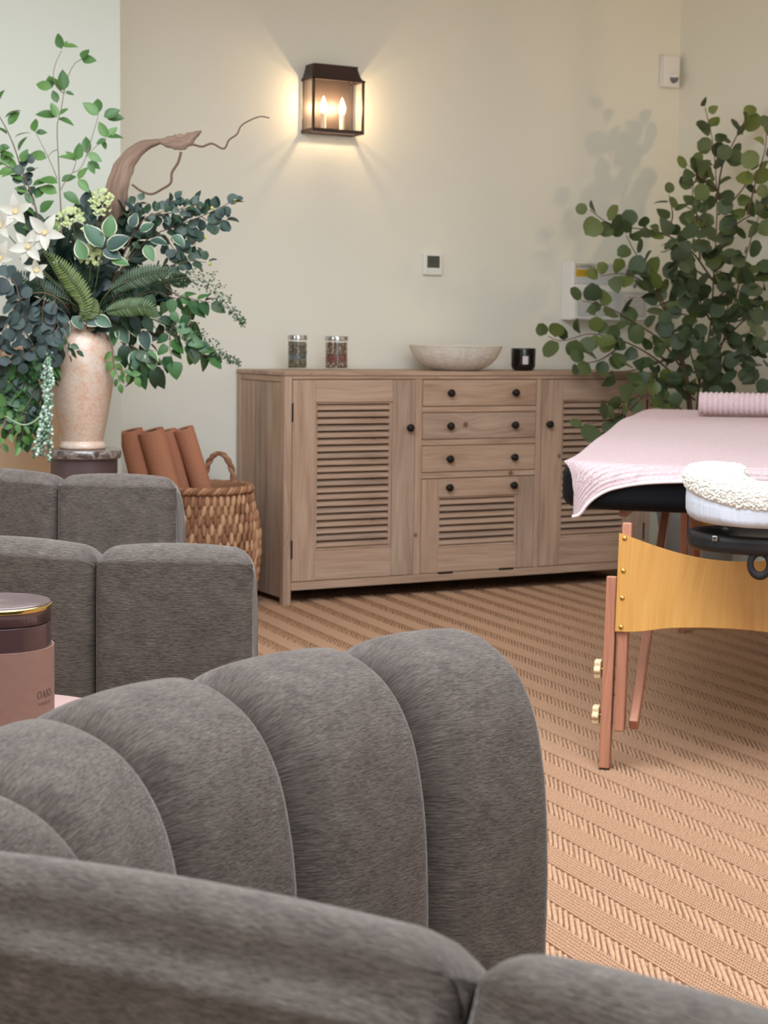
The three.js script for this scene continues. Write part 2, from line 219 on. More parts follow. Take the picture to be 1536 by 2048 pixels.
function channelChair(name, label, nodes, inside, o = {}) {
  const H = o.H || .73, Th = o.Th || .24, hi = o.hi || Th / 2, ho = o.ho || Th / 2, base = V(0, 0, 0); nodes.forEach(n => base.add(n)); base.multiplyScalar(1 / nodes.length).setY(0);
  const g = thing(name, label, 'chair', base), P = nodes.map(n => V(n.x - base.x, 0, n.z - base.z)), I = V(inside.x - base.x, 0, inside.z - base.z);
  const nrm = P.map((p, i) => { const a = P[Math.max(0, i - 1)], b = P[Math.min(P.length - 1, i + 1)], t = b.clone().sub(a), n = V(-t.z, 0, t.x).normalize(); return n.dot(I.clone().sub(p)) < 0 ? n.negate() : n; });
  const prof = profile(H, hi, ho, .05, o.boxy), prof2 = o.thin ? profile(H, hi, o.thin, .05) : prof;
  for (let i = 0; i < P.length - 1; i++) {
    let A = P[i], B = P[i + 1], a = nrm[i], b = nrm[i + 1];
    const t = B.clone().sub(A); if (a.clone().cross(t).y < 0) { [A, B] = [B, A]; [a, b] = [b, a]; }
    part('back_channel', channelGeo(A, a, B, b, o.thin && i >= 5 ? prof2 : prof, .05, { round: o.round, puff: o.puff }), VELVET, g);
  }
  // seat and plinth between the channels
  const k0 = o.seat ? o.seat[0] : 0, k1 = o.seat ? o.seat[1] : P.length - 1, inner = P.map((p, i) => p.clone().addScaledVector(nrm[i], Th * .42)).slice(k0, k1 + 1);
  const front = [inner[inner.length - 1].clone().addScaledVector(o.forward, o.seatDepth || .2), inner[0].clone().addScaledVector(o.forward, o.seatDepth || .2)];
  const sh = new THREE.Shape([...inner, ...front].map(p => new THREE.Vector2(p.x, -p.z)));
  const seatG = new THREE.ExtrudeGeometry(sh, { depth: .2, bevelEnabled: true, bevelSize: .03, bevelThickness: .03, bevelSegments: 4, steps: 1 }); seatG.rotateX(-Math.PI / 2); boxUV(seatG, 'x'); T(seatG, 0, .22, 0);
  part('seat', seatG, VELVET, g);
  const pl = new THREE.ExtrudeGeometry(sh, { depth: .2, bevelEnabled: false }); pl.rotateX(-Math.PI / 2); boxUV(pl, 'x');
  part('plinth', pl, BLACK, g);
  return g;
}
seed(5);
const nd = (x, z) => V(x, 0, z);
channelChair('tub_chair', 'grey velvet tub chair in front with deep rounded channels, closest of the three', [nd(-1.735, 4.700), nd(-1.915, 4.735), nd(-2.112, 4.808), nd(-2.286, 4.905), nd(-2.418, 5.06), nd(-2.505, 5.205), nd(-2.271, 5.525), nd(-2.162, 5.80), nd(-2.02, 6.02)], nd(-1.95, 5.25), { forward: V(1, 0, .05).normalize(), seatDepth: .12, seat: [2, 6], H: .722, hi: .118, ho: .158, thin: .055 });
const fl = v => v.clone().setY(0);
{
  const a = fl(at(512, 1090, 2.60)), b = fl(at(219, 1072, 2.60)), c = fl(at(-70, 1036, 2.70)); const d = c.clone().add(c.clone().sub(b)).add(V(.05, 0, -.02)), e = d.clone().add(V(.02, 0, -.27));
  channelChair('channel_chair', 'grey velvet channel-back chair behind the brown candle, middle of the three', [a, b, c, d], a.clone().add(V(.9, 0, -.6)), { forward: V(.35, 0, -.94), seatDepth: .4, round: .030, Th: .17, boxy: true, H: .728 });
  const a2 = fl(at(362, 970, 3.66)), b2 = fl(at(143, 950, 3.68)), c2 = fl(at(-70, 922, 3.84)), d2 = c2.clone().add(c2.clone().sub(b2)).add(V(.05, 0, 0));
  channelChair('channel_chair', 'grey velvet channel-back chair just in front of vase pedestal and basket, farthest of the three', [a2, b2, c2, d2], a2.clone().add(V(.9, 0, -.6)), { forward: V(.35, 0, -.94), seatDepth: .3, round: .030, Th: .17, boxy: true, H: .742 });
}

// ---------------------------------------------------------------- sideboard
const ZF = .460, SBW = 1.736, SBH = .90;
{
  seed(11);
  const g = thing('sideboard', 'weathered wooden sideboard with two louvred doors, three drawers and a louvred flap', 'sideboard', V(0, 0, .012));
  const zf = ZF - .012;              // front plane in the group's own depth
  const B = (name, x0, x1, y0, y1, z0, z1, grain, parent = g, mat = WOOD, r = .003) => part(name, rbox(x1 - x0, y1 - y0, z1 - z0, r, grain), mat, parent, V((x0 + x1) / 2, (y0 + y1) / 2, (z0 + z1) / 2));
  // top of three boards
  B('top_board', -.003, SBW + .003, .884, .9, .30, zf + .004, 'x'); B('top_board', -.003, SBW + .003, .884, .8995, .15, .298, 'x', g, WOOD2); B('top_board', -.003, SBW + .003, .884, .9, 0, .148, 'x');
  for (const [x, nm] of [[0, 'l'], [SBW - .0329, 'r']]) { B('post', x, x + .0329, 0, .884, zf - .035, zf, 'y', g, WOOD, .004); B('post', x, x + .0329, 0, .884, 0, .035, 'y'); }
  for (const x of [.006, SBW - .024]) { for (const [z0, z1, m] of [[.036, .158, WOOD], [.159, .285, WOOD2], [.286, zf - .036, WOOD]]) B('side_plank', x, x + .018, .03, .86, z0, z1, 'y', g, m, .0025); B('side_rail', x - .004, x + .020, .86, .884, .036, zf - .036, 'z'); }
  B('rail', .0329, SBW - .0329, .8705, .884, zf - .03, zf, 'x'); B('rail', .0329, SBW - .0329, .0614, .0935, zf - .03, zf, 'x');
  B('stile', .5692, .6016, .0935, .8705, zf - .03, zf, 'y'); B('stile', 1.1395, 1.1665, .0935, .8705, zf - .03, zf, 'y');
  B('back_panel', .033, SBW - .033, .065, .884, .004, .012, 'x', g, WOOD2); B('bottom_panel', .025, SBW - .025, .065, .083, .013, zf - .031, 'x', g, WOOD2);
  B('divider', .575, .593, .084, .88, .013, zf - .031, 'y', g, WOOD2); B('divider', 1.144, 1.162, .084, .88, .013, zf - .031, 'y', g, WOOD2);
  const knobGeo = lathe(splinePts([[0.0001, .030], [.010, .029], [.0155, .021], [.0145, .014], [.008, .009], [.006, .004], [.0095, 0]], 18), 20); knobGeo.rotateX(Math.PI / 2);
  const knob = (parent, x, y, z) => part('knob', knobGeo, IRON, parent, V(x, y, z));
  const louvre = (name, x0, x1, y0, y1, st, rt, rb, n, knobs, hinges) => {
    const d = new THREE.Group(); d.name = name; d.position.set((x0 + x1) / 2, y0, zf); g.add(d); const w = (x1 - x0) / 2, h = y1 - y0, t = .024, z0 = -t + .001, z1 = .0015;
    const b = (nm, a0, a1, c0, c1, e0, e1, gr, m = WOOD, r = .0025) => B(nm, a0, a1, c0, c1, e0, e1, gr, d, m, r);
    b('door_stile', -w, -w + st[0], 0, h, z0, z1, 'y'); b('door_stile', w - st[1], w, 0, h, z0, z1, 'y', WOOD2);
    b('door_rail', -w + st[0], w - st[1], h - rt, h, z0, z1 - .0006, 'x'); b('door_rail', -w + st[0], w - st[1], 0, rb, z0, z1 - .0006, 'x');
    const ox0 = -w + st[0], ox1 = w - st[1], oy0 = rb, oy1 = h - rt, mo = .011;   // a moulding round the opening, then the slats
    b('moulding', ox0, ox0 + mo, oy0, oy1, z0, -.004, 'y'); b('moulding', ox1 - mo, ox1, oy0, oy1, z0, -.004, 'y'); b('moulding', ox0 + mo, ox1 - mo, oy1 - mo * .6, oy1, z0, -.004, 'x'); b('moulding', ox0 + mo, ox1 - mo, oy0, oy0 + mo * .9, z0, -.004, 'x');
    const pitch = (oy1 - oy0 - mo * 1.5) / n, sw = ox1 - ox0 - 2 * mo + .004, sg = [0, 1, 2].map(() => rbox(sw, pitch * 1.04, .0060, .0028, 'x', 1));
    for (let i = 0; i < n; i++) { const s = part('slat', sg[i % 3], i % 4 === 1 ? WOOD2 : WOOD, d, V((ox0 + ox1) / 2, oy0 + mo * .9 + (i + .5) * pitch, -.0125)); s.rotation.x = -.78; }
    for (const [kx, ky] of knobs) knob(d, -w + kx, ky, z1);
    for (const [hx, hy, hw, hh] of hinges) part('hinge', rbox(hw, hh, .006, .002), IRON, d, V(-w + hx, hy, z1 - .001));
    return d;
  };
  const dy0 = .0955, dy1 = .8685;
  louvre('door', .0345, .5675, dy0, dy1, [.097, .100], .086, .114, 21, [[.505, .585]], [[-.001, .65, .007, .072], [-.001, .125, .007, .072]]);
  louvre('door', 1.1685, 1.7025, dy0, dy1, [.100, .097], .086, .114, 21, [[.030, .590]], [[.535, .65, .007, .072], [.535, .125, .007, .072]]);
  let y = dy1; const X0 = .6035, X1 = 1.1375;
  for (let i = 0; i < 3; i++) {
    const d = new THREE.Group(); d.name = 'drawer'; d.position.set((X0 + X1) / 2, y - .0525, zf); g.add(d); const w = X1 - X0;
    part('drawer_front', rbox(w, .104, .02, .003, 'x'), i === 1 ? WOOD2 : WOOD, d, V(0, 0, -.0085)); part('drawer_box', rbox(w - .03, .08, .36, .002, 'z', 1), WOOD2, d, V(0, -.005, -.2));
    knob(d, -w / 2 + w * .225, 0, .0015); knob(d, -w / 2 + w * .797, 0, .0015);
    y -= .1055; B('rail', .6016, 1.1395, y - .0245, y - .001, zf - .03, zf, 'x'); y -= .0258;
  }
  louvre('flap', X0, X1, dy0, y - .001, [.076, .080], .074, .098, 7, [[.120, y - dy0 - .036], [.425, y - dy0 - .036]], [[.115, -.001, .07, .008], [.405, -.001, .07, .008]]);
}

// ---------------------------------------------------------------- things on the sideboard
const stoneMap = dataTex(256, 256, (u, v) => mixc([214, 204, 190], [236, 228, 216], clamp(n5(u, v) * .5 + n1(v, u) * .5, 0, 1)), true, [.4, .4]);
const glassJar = M(0xffffff, .04, { transmission: 1, thickness: 0, ior: 1.45 });
function jar(label, pos, r, h, tones, bandCol, cs) {
  const g = thing('storage_jar', label, 'jar', pos);
  part('glass_body', lathe([[.0001, 0], [r * .92, 0], [r, .005], [r, h - .018], [r * .97, h - .014], [r * .955, h - .016], [r * .955, .008], [.0001, .006]], 40), glassJar, g);
  part('lid', lathe([[.0001, h], [r * .96, h], [r * 1.0, h - .002], [r * 1.0, h - .016], [r * .98, h - .018], [.0001, h - .018]], 40), STEEL, g);
  seed(cs); const bits = [], core = r * .9; part('filling_core', T(new THREE.CylinderGeometry(core * .86, core * .86, h - .036, 24), 0, h / 2 - .008, 0), tones[0], g);
  const geo = new THREE.IcosahedronGeometry(.006, 0), N = 420, ms = [], cl = []; for (let i = 0; i < N; i++) { const a = rnd() * Math.PI * 2, y = rr(.012, h - .026), m = new THREE.Matrix4(); m.compose(V(Math.cos(a) * core * .93, y, Math.sin(a) * core * .93), new THREE.Quaternion().setFromEuler(new THREE.Euler(rnd() * 6, rnd() * 6, rnd() * 6)), V(rr(.4, 1), rr(.3, .8), rr(.5, 1.2))); ms.push(m); const inBand = Math.abs(y - h * .36) < .012; cl.push(inBand ? bandCol[Math.floor(rnd() * bandCol.length)] : tones[1 + Math.floor(rnd() * (tones.length - 1))].color); }
  const im = new THREE.InstancedMesh(geo, M(0xffffff, .8), N); ms.forEach((m, i) => { im.setMatrixAt(i, m); im.setColorAt(i, cl[i]); }); im.name = 'dried_filling'; im.userData.kind = 'stuff'; g.add(im); return g;
}
const tn = a => a.map(c => M(col(...c), .8));
jar('narrow glass jar of olive dried herbs with a steel lid', V(.160, .9, .235), .0385, .137, tn([[92, 82, 60], [120, 110, 80], [150, 138, 108], [86, 84, 56], [104, 90, 66]]), [col(96, 112, 116), col(120, 130, 128)], 21);
jar('wider glass jar of brown and pink dried petals with a steel lid', V(.332, .9, .235), .0465, .135, tn([[104, 84, 66], [150, 124, 104], [190, 168, 144], [112, 86, 70], [128, 104, 84]]), [col(150, 74, 76), col(164, 92, 88)], 22);
{
  const g = thing('stone_bowl', 'wide shallow pale stone bowl on the sideboard', 'bowl', V(.870, .9, .26));
  const b = lathe(splinePts([[.0001, 0], [.05, 0], [.09, .002], [.140, .024], [.174, .06], [.191, .095], [.1935, .103], [.188, .104], [.165, .068], [.12, .034], [.06, .020], [.0001, .018]], 64), 64);
  part('bowl_body', b, M(0xffffff, .75, { map: stoneMap, bumpMap: plasterBump, bumpScale: .003 }), g);
}
function canvasTex(w, h, draw) { const c = document.createElement('canvas'); c.width = w; c.height = h; const x = c.getContext('2d'); draw(x, w, h); const t = new THREE.CanvasTexture(c); t.colorSpace = THREE.SRGBColorSpace; return t; }
function decal(name, w, h, tex, parent, pos, rough = .5) { const m = part(name, new THREE.BoxGeometry(w, h, .0008), M(0xffffff, rough, { map: tex }), parent, pos); return m; }
{
  const g = thing('black_candle', 'black glass candle with a pale square label on the sideboard', 'candle', V(1.202, .9, .26));
  part('glass_cup', lathe(splinePts([[.0001, 0], [.032, 0], [.042, .004], [.050, .018], [.0515, .045], [.0515, .093], [.0505, .0945], [.048, .093], [.048, .072], [.0001, .070]], 60), 48), M(col(10, 10, 11), .12, { clearcoat: .5 }), g);
  part('wax', T(new THREE.CylinderGeometry(.0478, .0478, .004, 32), 0, .074, 0), M(col(222, 214, 200), .6), g);
  const lab = gridGeo(8, 1, (u, v) => { const a = (u - .5) * .46 - .40; return V(Math.sin(a) * .0519, .028 + v * .052, Math.cos(a) * .0519); });
  part('paper_label', lab, M(0xffffff, .6, { map: canvasTex(128, 256, (x, w, h) => { x.fillStyle = '#d9d0d0'; x.fillRect(0, 0, w, h); x.fillStyle = '#8d8588'; x.fillRect(34, 70, 60, 7); x.fillRect(44, 92, 40, 4); x.fillRect(28, 200, 72, 4); }), side: THREE.DoubleSide }), g);
}

// ---------------------------------------------------------------- wall fittings
const WARM = new THREE.Color(1.0, .70, .40);
function sconce(label, pos, turn, power) {
  const g = thing('wall_lantern', label, 'wall light', pos, turn);
  const w = .232, d = .105, h = .205, t = .009;       // origin: middle of the base, at the wall
  part('back_plate', T(new THREE.BoxGeometry(w - .02, h + .02, .004), 0, h / 2 + .01, .002), M(col(70, 58, 52), .4, { metalness: .3 }), g);
  // base frame and its lower lip
  for (const [bw, bd, x, z] of [[w, t, 0, d - t / 2], [t, d - t, -w / 2 + t / 2, (d - t) / 2], [t, d - t, w / 2 - t / 2, (d - t) / 2], [w - 2 * t, t, 0, .004 + t / 2]]) part('base_bar', T(new THREE.BoxGeometry(bw, .014, bd), x, .007, z), BRONZE, g);
  for (const x of [-1, 1]) { part('corner_post', T(new THREE.BoxGeometry(t, h - .014, t), x * (w / 2 - t / 2), .014 + (h - .014) / 2, d - t / 2), BRONZE, g); part('corner_post', T(new THREE.BoxGeometry(t * .7, h - .014, t * .7), x * (w / 2 - t / 2), .014 + (h - .014) / 2, t * .35 + .004), BRONZE, g); }
  for (const [bw, bd, x, z] of [[w + .006, t, 0, d - t / 2], [t, d, -w / 2 + t / 2 - .001, d / 2], [t, d, w / 2 - t / 2 + .001, d / 2]]) part('top_bar', T(new THREE.BoxGeometry(bw, .008, bd), x, h + .004, z), BRONZE, g);
  const roof = gridGeo(24, 10, (u, v) => { const k = 1 - .18 * Math.pow(v, .55), W = (w + .008) / 2 * k, D = (d + .004) * (1 - .26 * Math.pow(v, .55)); const s = u * (W * 2 + D * 2); const y = h + .006 + v * .055; if (s < D) return V(-W, y, s); if (s < D + 2 * W) return V(-W + s - D, y, D); return V(W, y, D - (s - D - 2 * W)); });
  part('roof', roof, M(col(78, 64, 60), .42, { metalness: .7, side: THREE.DoubleSide }), g);
  part('roof_cap', T(new THREE.BoxGeometry((w + .008) * .82, .005, (d + .004) * .74), 0, h + .062, (d + .004) * .37), BRONZE, g);
  part('glass_pane', T(new THREE.BoxGeometry(w - 2 * t, h - .016, .002), 0, .014 + (h - .016) / 2, d - t / 2), GLASS, g);
  for (const x of [-1, 1]) part('glass_pane', T(new THREE.BoxGeometry(.002, h - .016, d - 2 * t), x * (w / 2 - t / 2), .014 + (h - .016) / 2, d / 2), GLASS, g);
  part('floor_pane', T(new THREE.BoxGeometry(w - 2 * t, .002, d - 2.5 * t), 0, .004, d / 2 - .003), GLASS, g);
  part('socket_bar', T(new THREE.BoxGeometry(.15, .006, .014), 0, .013, d / 2), BRONZE, g);
  for (const x of [-.042, .042]) {
    part('candle_tube', T(new THREE.CylinderGeometry(.0105, .0105, .065, 20), x, .048, d / 2), M(col(226, 210, 190), .5), g);
    const bulb = lathe(splinePts([[.0001, .066], [.003, .060], [.009, .044], [.0145, .026], [.0135, .012], [.009, 0], [.0001, -.001]], 20), 24);
    part('light_bulb', T(bulb, x, .082, d / 2), M(col(255, 236, 205), .3, { emissive: new THREE.Color(1, .78, .45), emissiveIntensity: 9 }), g);
    const L = new THREE.PointLight(WARM, power, 0, 2); L.position.set(x, .112, d / 2); L.name = 'lantern_light'; L.castShadow = true; L.shadow.radius = .4; g.add(L);
  }
  return g;
}
sconce('bronze glass wall lantern with two lit candle bulbs above the sideboard', V(.398, 1.846, 0), 0, .19);
sconce('second bronze wall lantern on the side wall beyond the leafy plant', V(RX, 1.85, 1.42), -Math.PI / 2, .36);
{
  const g = thing('thermostat', 'small square white thermostat with a dark screen on the wall', 'thermostat', V(.897, 1.297, 0));
  part('housing', T(rbox(.090, .090, .02, .005), 0, .045, .01), PLASTIC, g);
  decal('display_screen', .060, .050, canvasTex(128, 108, (x, w, h) => { x.fillStyle = '#4a4d44'; x.fillRect(0, 0, w, h); x.fillStyle = '#383b34'; x.fillRect(30, 28, 9, 40); x.fillRect(52, 28, 26, 8); x.fillRect(52, 46, 26, 8); x.fillRect(52, 62, 26, 8); x.fillRect(86, 34, 10, 6); }), g, V(0, .055, .0203), .2);
  for (let i = 0; i < 4; i++) part('touch_button', rbox(.006, .002, .001, .0004), PLASTICGREY, g, V(-.024 + i * .016, .016, .0204));
}
{
  const g = thing('motion_sensor', 'white motion sensor with a grey dome high in the corner', 'sensor', V(2.112, 2.168, 0));
  part('housing', T(rbox(.086, .140, .042, .006), 0, .07, .021), PLASTIC, g);
  part('lens_ring', T(lathe([[.0001, .004], [.024, .004], [.027, 0]], 28).rotateX(Math.PI / 2), .005, .043, .042), PLASTIC, g);
  const dome = new THREE.SphereGeometry(.0225, 24, 12, 0, Math.PI * 2, 0, Math.PI / 2); dome.rotateX(Math.PI / 2); part('dome_lens', T(dome, .005, .040, .044), M(col(112, 112, 116), .3), g);
  const hood = new THREE.SphereGeometry(.0255, 24, 12, 0, Math.PI, 0, Math.PI / 2); part('dome_hood', T(hood.rotateX(0), .005, .041, .044), M(col(236, 233, 228), .35, { side: THREE.DoubleSide }), g);
}
{
  const g = thing('fuse_box', 'white wall fuse box with a yellow caution sticker behind the leafy plant', 'fuse box', V(1.775, 1.118, 0));
  const w = .425, h = .255, d = .088;
  part('housing', T(rbox(w, h, d, .006), 0, h / 2, d / 2), PLASTIC, g);
  const door = part('cover_door', rbox(w - .012, .148, .012, .005), PLASTIC, g, V(0, .078, d + .004)); part('door_window', rbox(w - .05, .112, .004, .002), PLASTICGREY, door, V(-.004, -.004, .0055));
  part('upper_cover', rbox(w - .012, .090, .006, .003), M(col(214, 214, 212), .4), g, V(0, .204, d + .002));
  decal('caution_sticker', .105, .060, canvasTex(420, 240, (x, W, H) => { x.fillStyle = '#cfccc6'; x.fillRect(0, 0, W, H); x.fillStyle = '#d2a91c'; x.fillRect(10, 108, W - 20, 124); x.fillStyle = '#4a463c'; x.font = 'bold 62px sans-serif'; x.textAlign = 'center'; x.fillText('CAUTION', W / 2, 74); x.fillStyle = '#c9a22a'; for (const a of [36, W - 36]) { x.beginPath(); x.moveTo(a, 20); x.lineTo(a + 26, 84); x.lineTo(a - 26, 84); x.fill(); } x.fillStyle = '#3a372f'; for (const a of [36, W - 36]) x.fillRect(a - 3, 42, 6, 28); x.fillStyle = '#a8841a'; for (let i = 0; i < 4; i++) x.fillRect(36, 126 + i * 25, W - 72 - (i % 2) * 50, 7); }), g, V(-w / 2 + .064, .218, d + .0054), .5);
  decal('warning_notice', .12, .085, canvasTex(360, 250, (x, W, H) => { x.fillStyle = '#dcd9d4'; x.fillRect(0, 0, W, H); x.fillStyle = '#b0656a'; x.font = 'bold 34px sans-serif'; x.textAlign = 'center'; x.fillText('Warning', W / 2, 46); x.fillStyle = '#9a9794'; for (let i = 0; i < 6; i++) x.fillRect(30, 72 + i * 26, W - 60 - (i % 3) * 60, 6); }), g, V(.105, .074, d + .0122), .5);
}

// ---------------------------------------------------------------- massage table, its cover and its head rest
const TBL = V(-.09, 0, 3.157), TTURN = -.764;      // middle of the head end; the table runs away along its own -z
const tl = (x, y, z) => V(x, y, z).applyAxisAngle(V(0, 1, 0), TTURN).add(TBL);
const terryBump = dataTex(512, 512, (u, v) => .55 * Math.pow(.5 + .5 * Math.sin(v * Math.PI * 2 * 22 + (n7(u, v) - .5) * 1.4), .7) + .45 * n8(u, v), false, [.28, .28]);
const terryMap = dataTex(256, 256, (u, v) => mixc([190, 164, 163], [212, 188, 186], n8(u, v) * .6 + n5(u, v) * .4), true, [.28, .28]);
const TERRY = M(0xffffff, .97, { map: terryMap, bumpMap: terryBump, bumpScale: .004, sheen: .4, sheenRoughness: .6, sheenColor: new THREE.Color(.5, .42, .42), specularIntensity: .1, side: THREE.DoubleSide });
const PW = .43, PT = .735, PB = .625, LEN = 1.86, LEGX = .26;
{
  seed(31);
  const g = thing('massage_table', 'folding massage table with black padded top and golden beech end panel', 'massage table', TBL, TTURN);
  const sh = new THREE.Shape(), r = .14; sh.moveTo(-PW + r, 0); sh.lineTo(PW - r, 0); sh.quadraticCurveTo(PW, 0, PW, r); sh.lineTo(PW, LEN - r); sh.quadraticCurveTo(PW, LEN, PW - r, LEN); sh.lineTo(-PW + r, LEN); sh.quadraticCurveTo(-PW, LEN, -PW, LEN - r); sh.lineTo(-PW, r); sh.quadraticCurveTo(-PW, 0, -PW + r, 0);
  const pad = new THREE.ExtrudeGeometry(sh, { depth: PT - PB - .06, bevelEnabled: true, bevelSize: .03, bevelThickness: .03, bevelOffset: -.03, bevelSegments: 6, curveSegments: 14 }); pad.rotateX(-Math.PI / 2); T(pad, 0, PB + .03, 0); boxUV(pad, 'x');
  part('padded_top', pad, BLACKVINYL, g);
  const frameBar = (w, h, d, x, y, z, rx = 0) => { const m = part('frame_rail', rbox(w, h, d, .004, d > w ? 'z' : 'x'), PINKWOOD, g, V(x, y, z)); m.rotation.x = rx; return m; };
  frameBar(.022, .03, LEN - .3, -LEGX - .02, PB - .013, -LEN / 2); frameBar(.022, .03, LEN - .3, LEGX + .02, PB - .013, -LEN / 2); frameBar(2 * LEGX, .018, .022, 0, PB - .008, -.20); frameBar(2 * LEGX, .05, .022, 0, PB - .022, -LEN + .14);
  const bar = (name, a, b, w, d, mat, grainUp = 'y') => { const v = b.clone().sub(a), L = v.length(), m = part(name, rbox(w, L, d, .004, grainUp), mat, g, a.clone().add(b).multiplyScalar(.5)); m.quaternion.setFromUnitVectors(V(0, 1, 0), v.normalize()); return m; };
  for (const s of [-1, 1]) for (const [z0, zt] of [[.075, .005], [-LEN - .07, -LEN + .02]]) {
    const k = zt < -1 ? -1 : 1, x = s * LEGX, X = s * (LEGX + .004);
    const P = y => V(0, y, lerp(z0, zt, y / .6));
    bar('leg', P(.10).setX(x - s * .012), P(.60).setX(x - s * .012), .024, .044, PINKWOOD);
    const ext = bar('leg_extension', P(.009).setX(X + s * .016), P(.47).setX(X + s * .016), .026, .040, PINKWOOD);
    part('rubber_foot', rbox(.028, .009, .042, .003), BLACK, g, P(.0045).setX(X + s * .016));
    for (const y of [.245, .135]) { const kn = part('wooden_knob', (() => { const q = []; const shp = new THREE.Shape(); for (let i = 0; i <= 48; i++) { const a = i / 48 * Math.PI * 2, rr0 = .020 + .0035 * Math.cos(a * 6); i ? shp.lineTo(Math.cos(a) * rr0, Math.sin(a) * rr0) : shp.moveTo(rr0, 0); } const e = new THREE.ExtrudeGeometry(shp, { depth: .012, bevelEnabled: true, bevelSize: .002, bevelThickness: .002, bevelSegments: 2 }); e.rotateY(Math.PI / 2); return boxUV(e, 'y'); })(), M(col(206, 180, 140), .5), g, P(y).setX(X + s * .032 + (s < 0 ? -.016 : 0))); const st = part('knob_bolt', new THREE.CylinderGeometry(.004, .004, .02, 10).rotateZ(Math.PI / 2), BRASS, g, P(y).setX(X + s * .028)); }
    bar('brace', P(.115).setX(x - s * .045), V(x - s * .05, .60, zt - k * .55), .022, .034, PINKWOOD);
  }
  for (const [z0, zt, k] of [[.075, .005, 1], [-LEN - .07, -LEN + .02, -1]]) {
    const w = LEGX + .004, ps = new THREE.Shape(), top = .58, bot = .345; ps.moveTo(-w, bot); for (let i = 1; i <= 24; i++) { const t = i / 24; ps.lineTo(lerp(-w, w, t), bot + .022 * Math.pow(Math.sin(Math.PI * t), 1) * smooth(0, .25, Math.min(t, 1 - t))); } ps.lineTo(w, top); for (let i = 1; i <= 24; i++) { const t = i / 24; ps.lineTo(lerp(w, -w, t), top - .056 * Math.sin(Math.PI * t)); }
    const e = new THREE.ExtrudeGeometry(ps, { depth: .009, bevelEnabled: true, bevelSize: .001, bevelThickness: .001, bevelSegments: 1 }); boxUV(e, 'y');
    const pn = part('end_panel', e, BEECH, g, V(0, 0, 0)); const tilt = Math.atan2(z0 - zt, .6); pn.rotation.x = -tilt; pn.position.set(0, 0, z0 + (k > 0 ? .024 : -.034));
    for (const x of [-1, 1]) for (const y of [.355, .425, .49, .568]) part('brass_screw', new THREE.SphereGeometry(.0058, 14, 8).scale(1, 1, .5), BRASS, pn, V(x * (w - .013), y, k > 0 ? .0105 : -.0015));
  }
}
{ // rolled-up bulge under the cover at the foot of the table
  const g = thing('bolster', 'low flat bolster under the pink cover', 'bolster', tl(0, PT, -1.5), TTURN);
  part('bolster_body', T(rbox(.7, .050, .5, .024, 'x', 5), 0, .026, 0), BLACKVINYL, g);
}
{
  const g = thing('towel_cover', 'pale pink ribbed towel spread over the massage table', 'towel', tl(0, PT, 0), TTURN);
  const yTop = (x, z) => .007 + .056 * smooth(-.1, -1.3, z) + .0022 * Math.sin(x * 7 + z * 5) + .0018 * Math.sin(z * 11 - x * 4);
  const R = .034;
  const towel = gridGeo(90, 150, (u, v) => {
    const xl = -PW + .012 + .05 * smooth(-.35, 0.02, lerp(-1.84, .06, v)) * 0, x0 = lerp(-PW + .012, PW + .06, u);
    const drop = .012 + .115 * Math.pow(clamp((.05 - x0) / (PW + .05), 0, 1), 4.2), total = 1.84 + drop; let s = v * total, z, y;
    const flat = 1.84 - R * 1.2;                         // from the foot end to where the pad's front edge begins to round
    if (s < flat) { z = -1.84 + s; y = yTop(x0, z); } else { const a = s - flat, arc = R * Math.PI / 2; if (a < arc) { const t = a / R; z = -R * 1.2 + Math.sin(t) * R * 1.25; y = yTop(x0, -R) - (1 - Math.cos(t)) * R; } else { z = .012 + .004 * Math.sin(x0 * 30); y = yTop(x0, -R) - R - (a - arc); } }
    // over the long side, and round the corner of the pad
    let x = x0; const over = Math.max(0, -PW + .030 - x0); if (over > 0) { const t = Math.min(Math.PI / 2, over / R); x = -PW + .030 - Math.sin(t) * R * 1.15; y -= (1 - Math.cos(t)) * R + Math.max(0, over - R * Math.PI / 2); }
    const cx = -PW + .14, cz = -.14; if (x < cx && z > cz) { const dx = x - cx, dz = z - cz, d = Math.hypot(dx, dz), lim = .150; if (d > lim) { const k = lim / d; x = cx + dx * k; z = cz + dz * k; y -= (d - lim) * .55; } }
    return V(x, Math.max(y, -.128), z);
  }, (u, v) => [u * .96, v * 1.9]);
  part('towel_cloth', towel, TERRY, g);
  const hem = []; const p = towel.attributes.position, W = 91; for (let i = 0; i < W; i += 3) hem.push(V(p.getX(150 * W + i), p.getY(150 * W + i) - .001, p.getZ(150 * W + i) + .003));
  part('towel_hem', tube(hem, .0042, .0042, 7, 90), M(col(226, 208, 210), .9), g);
}
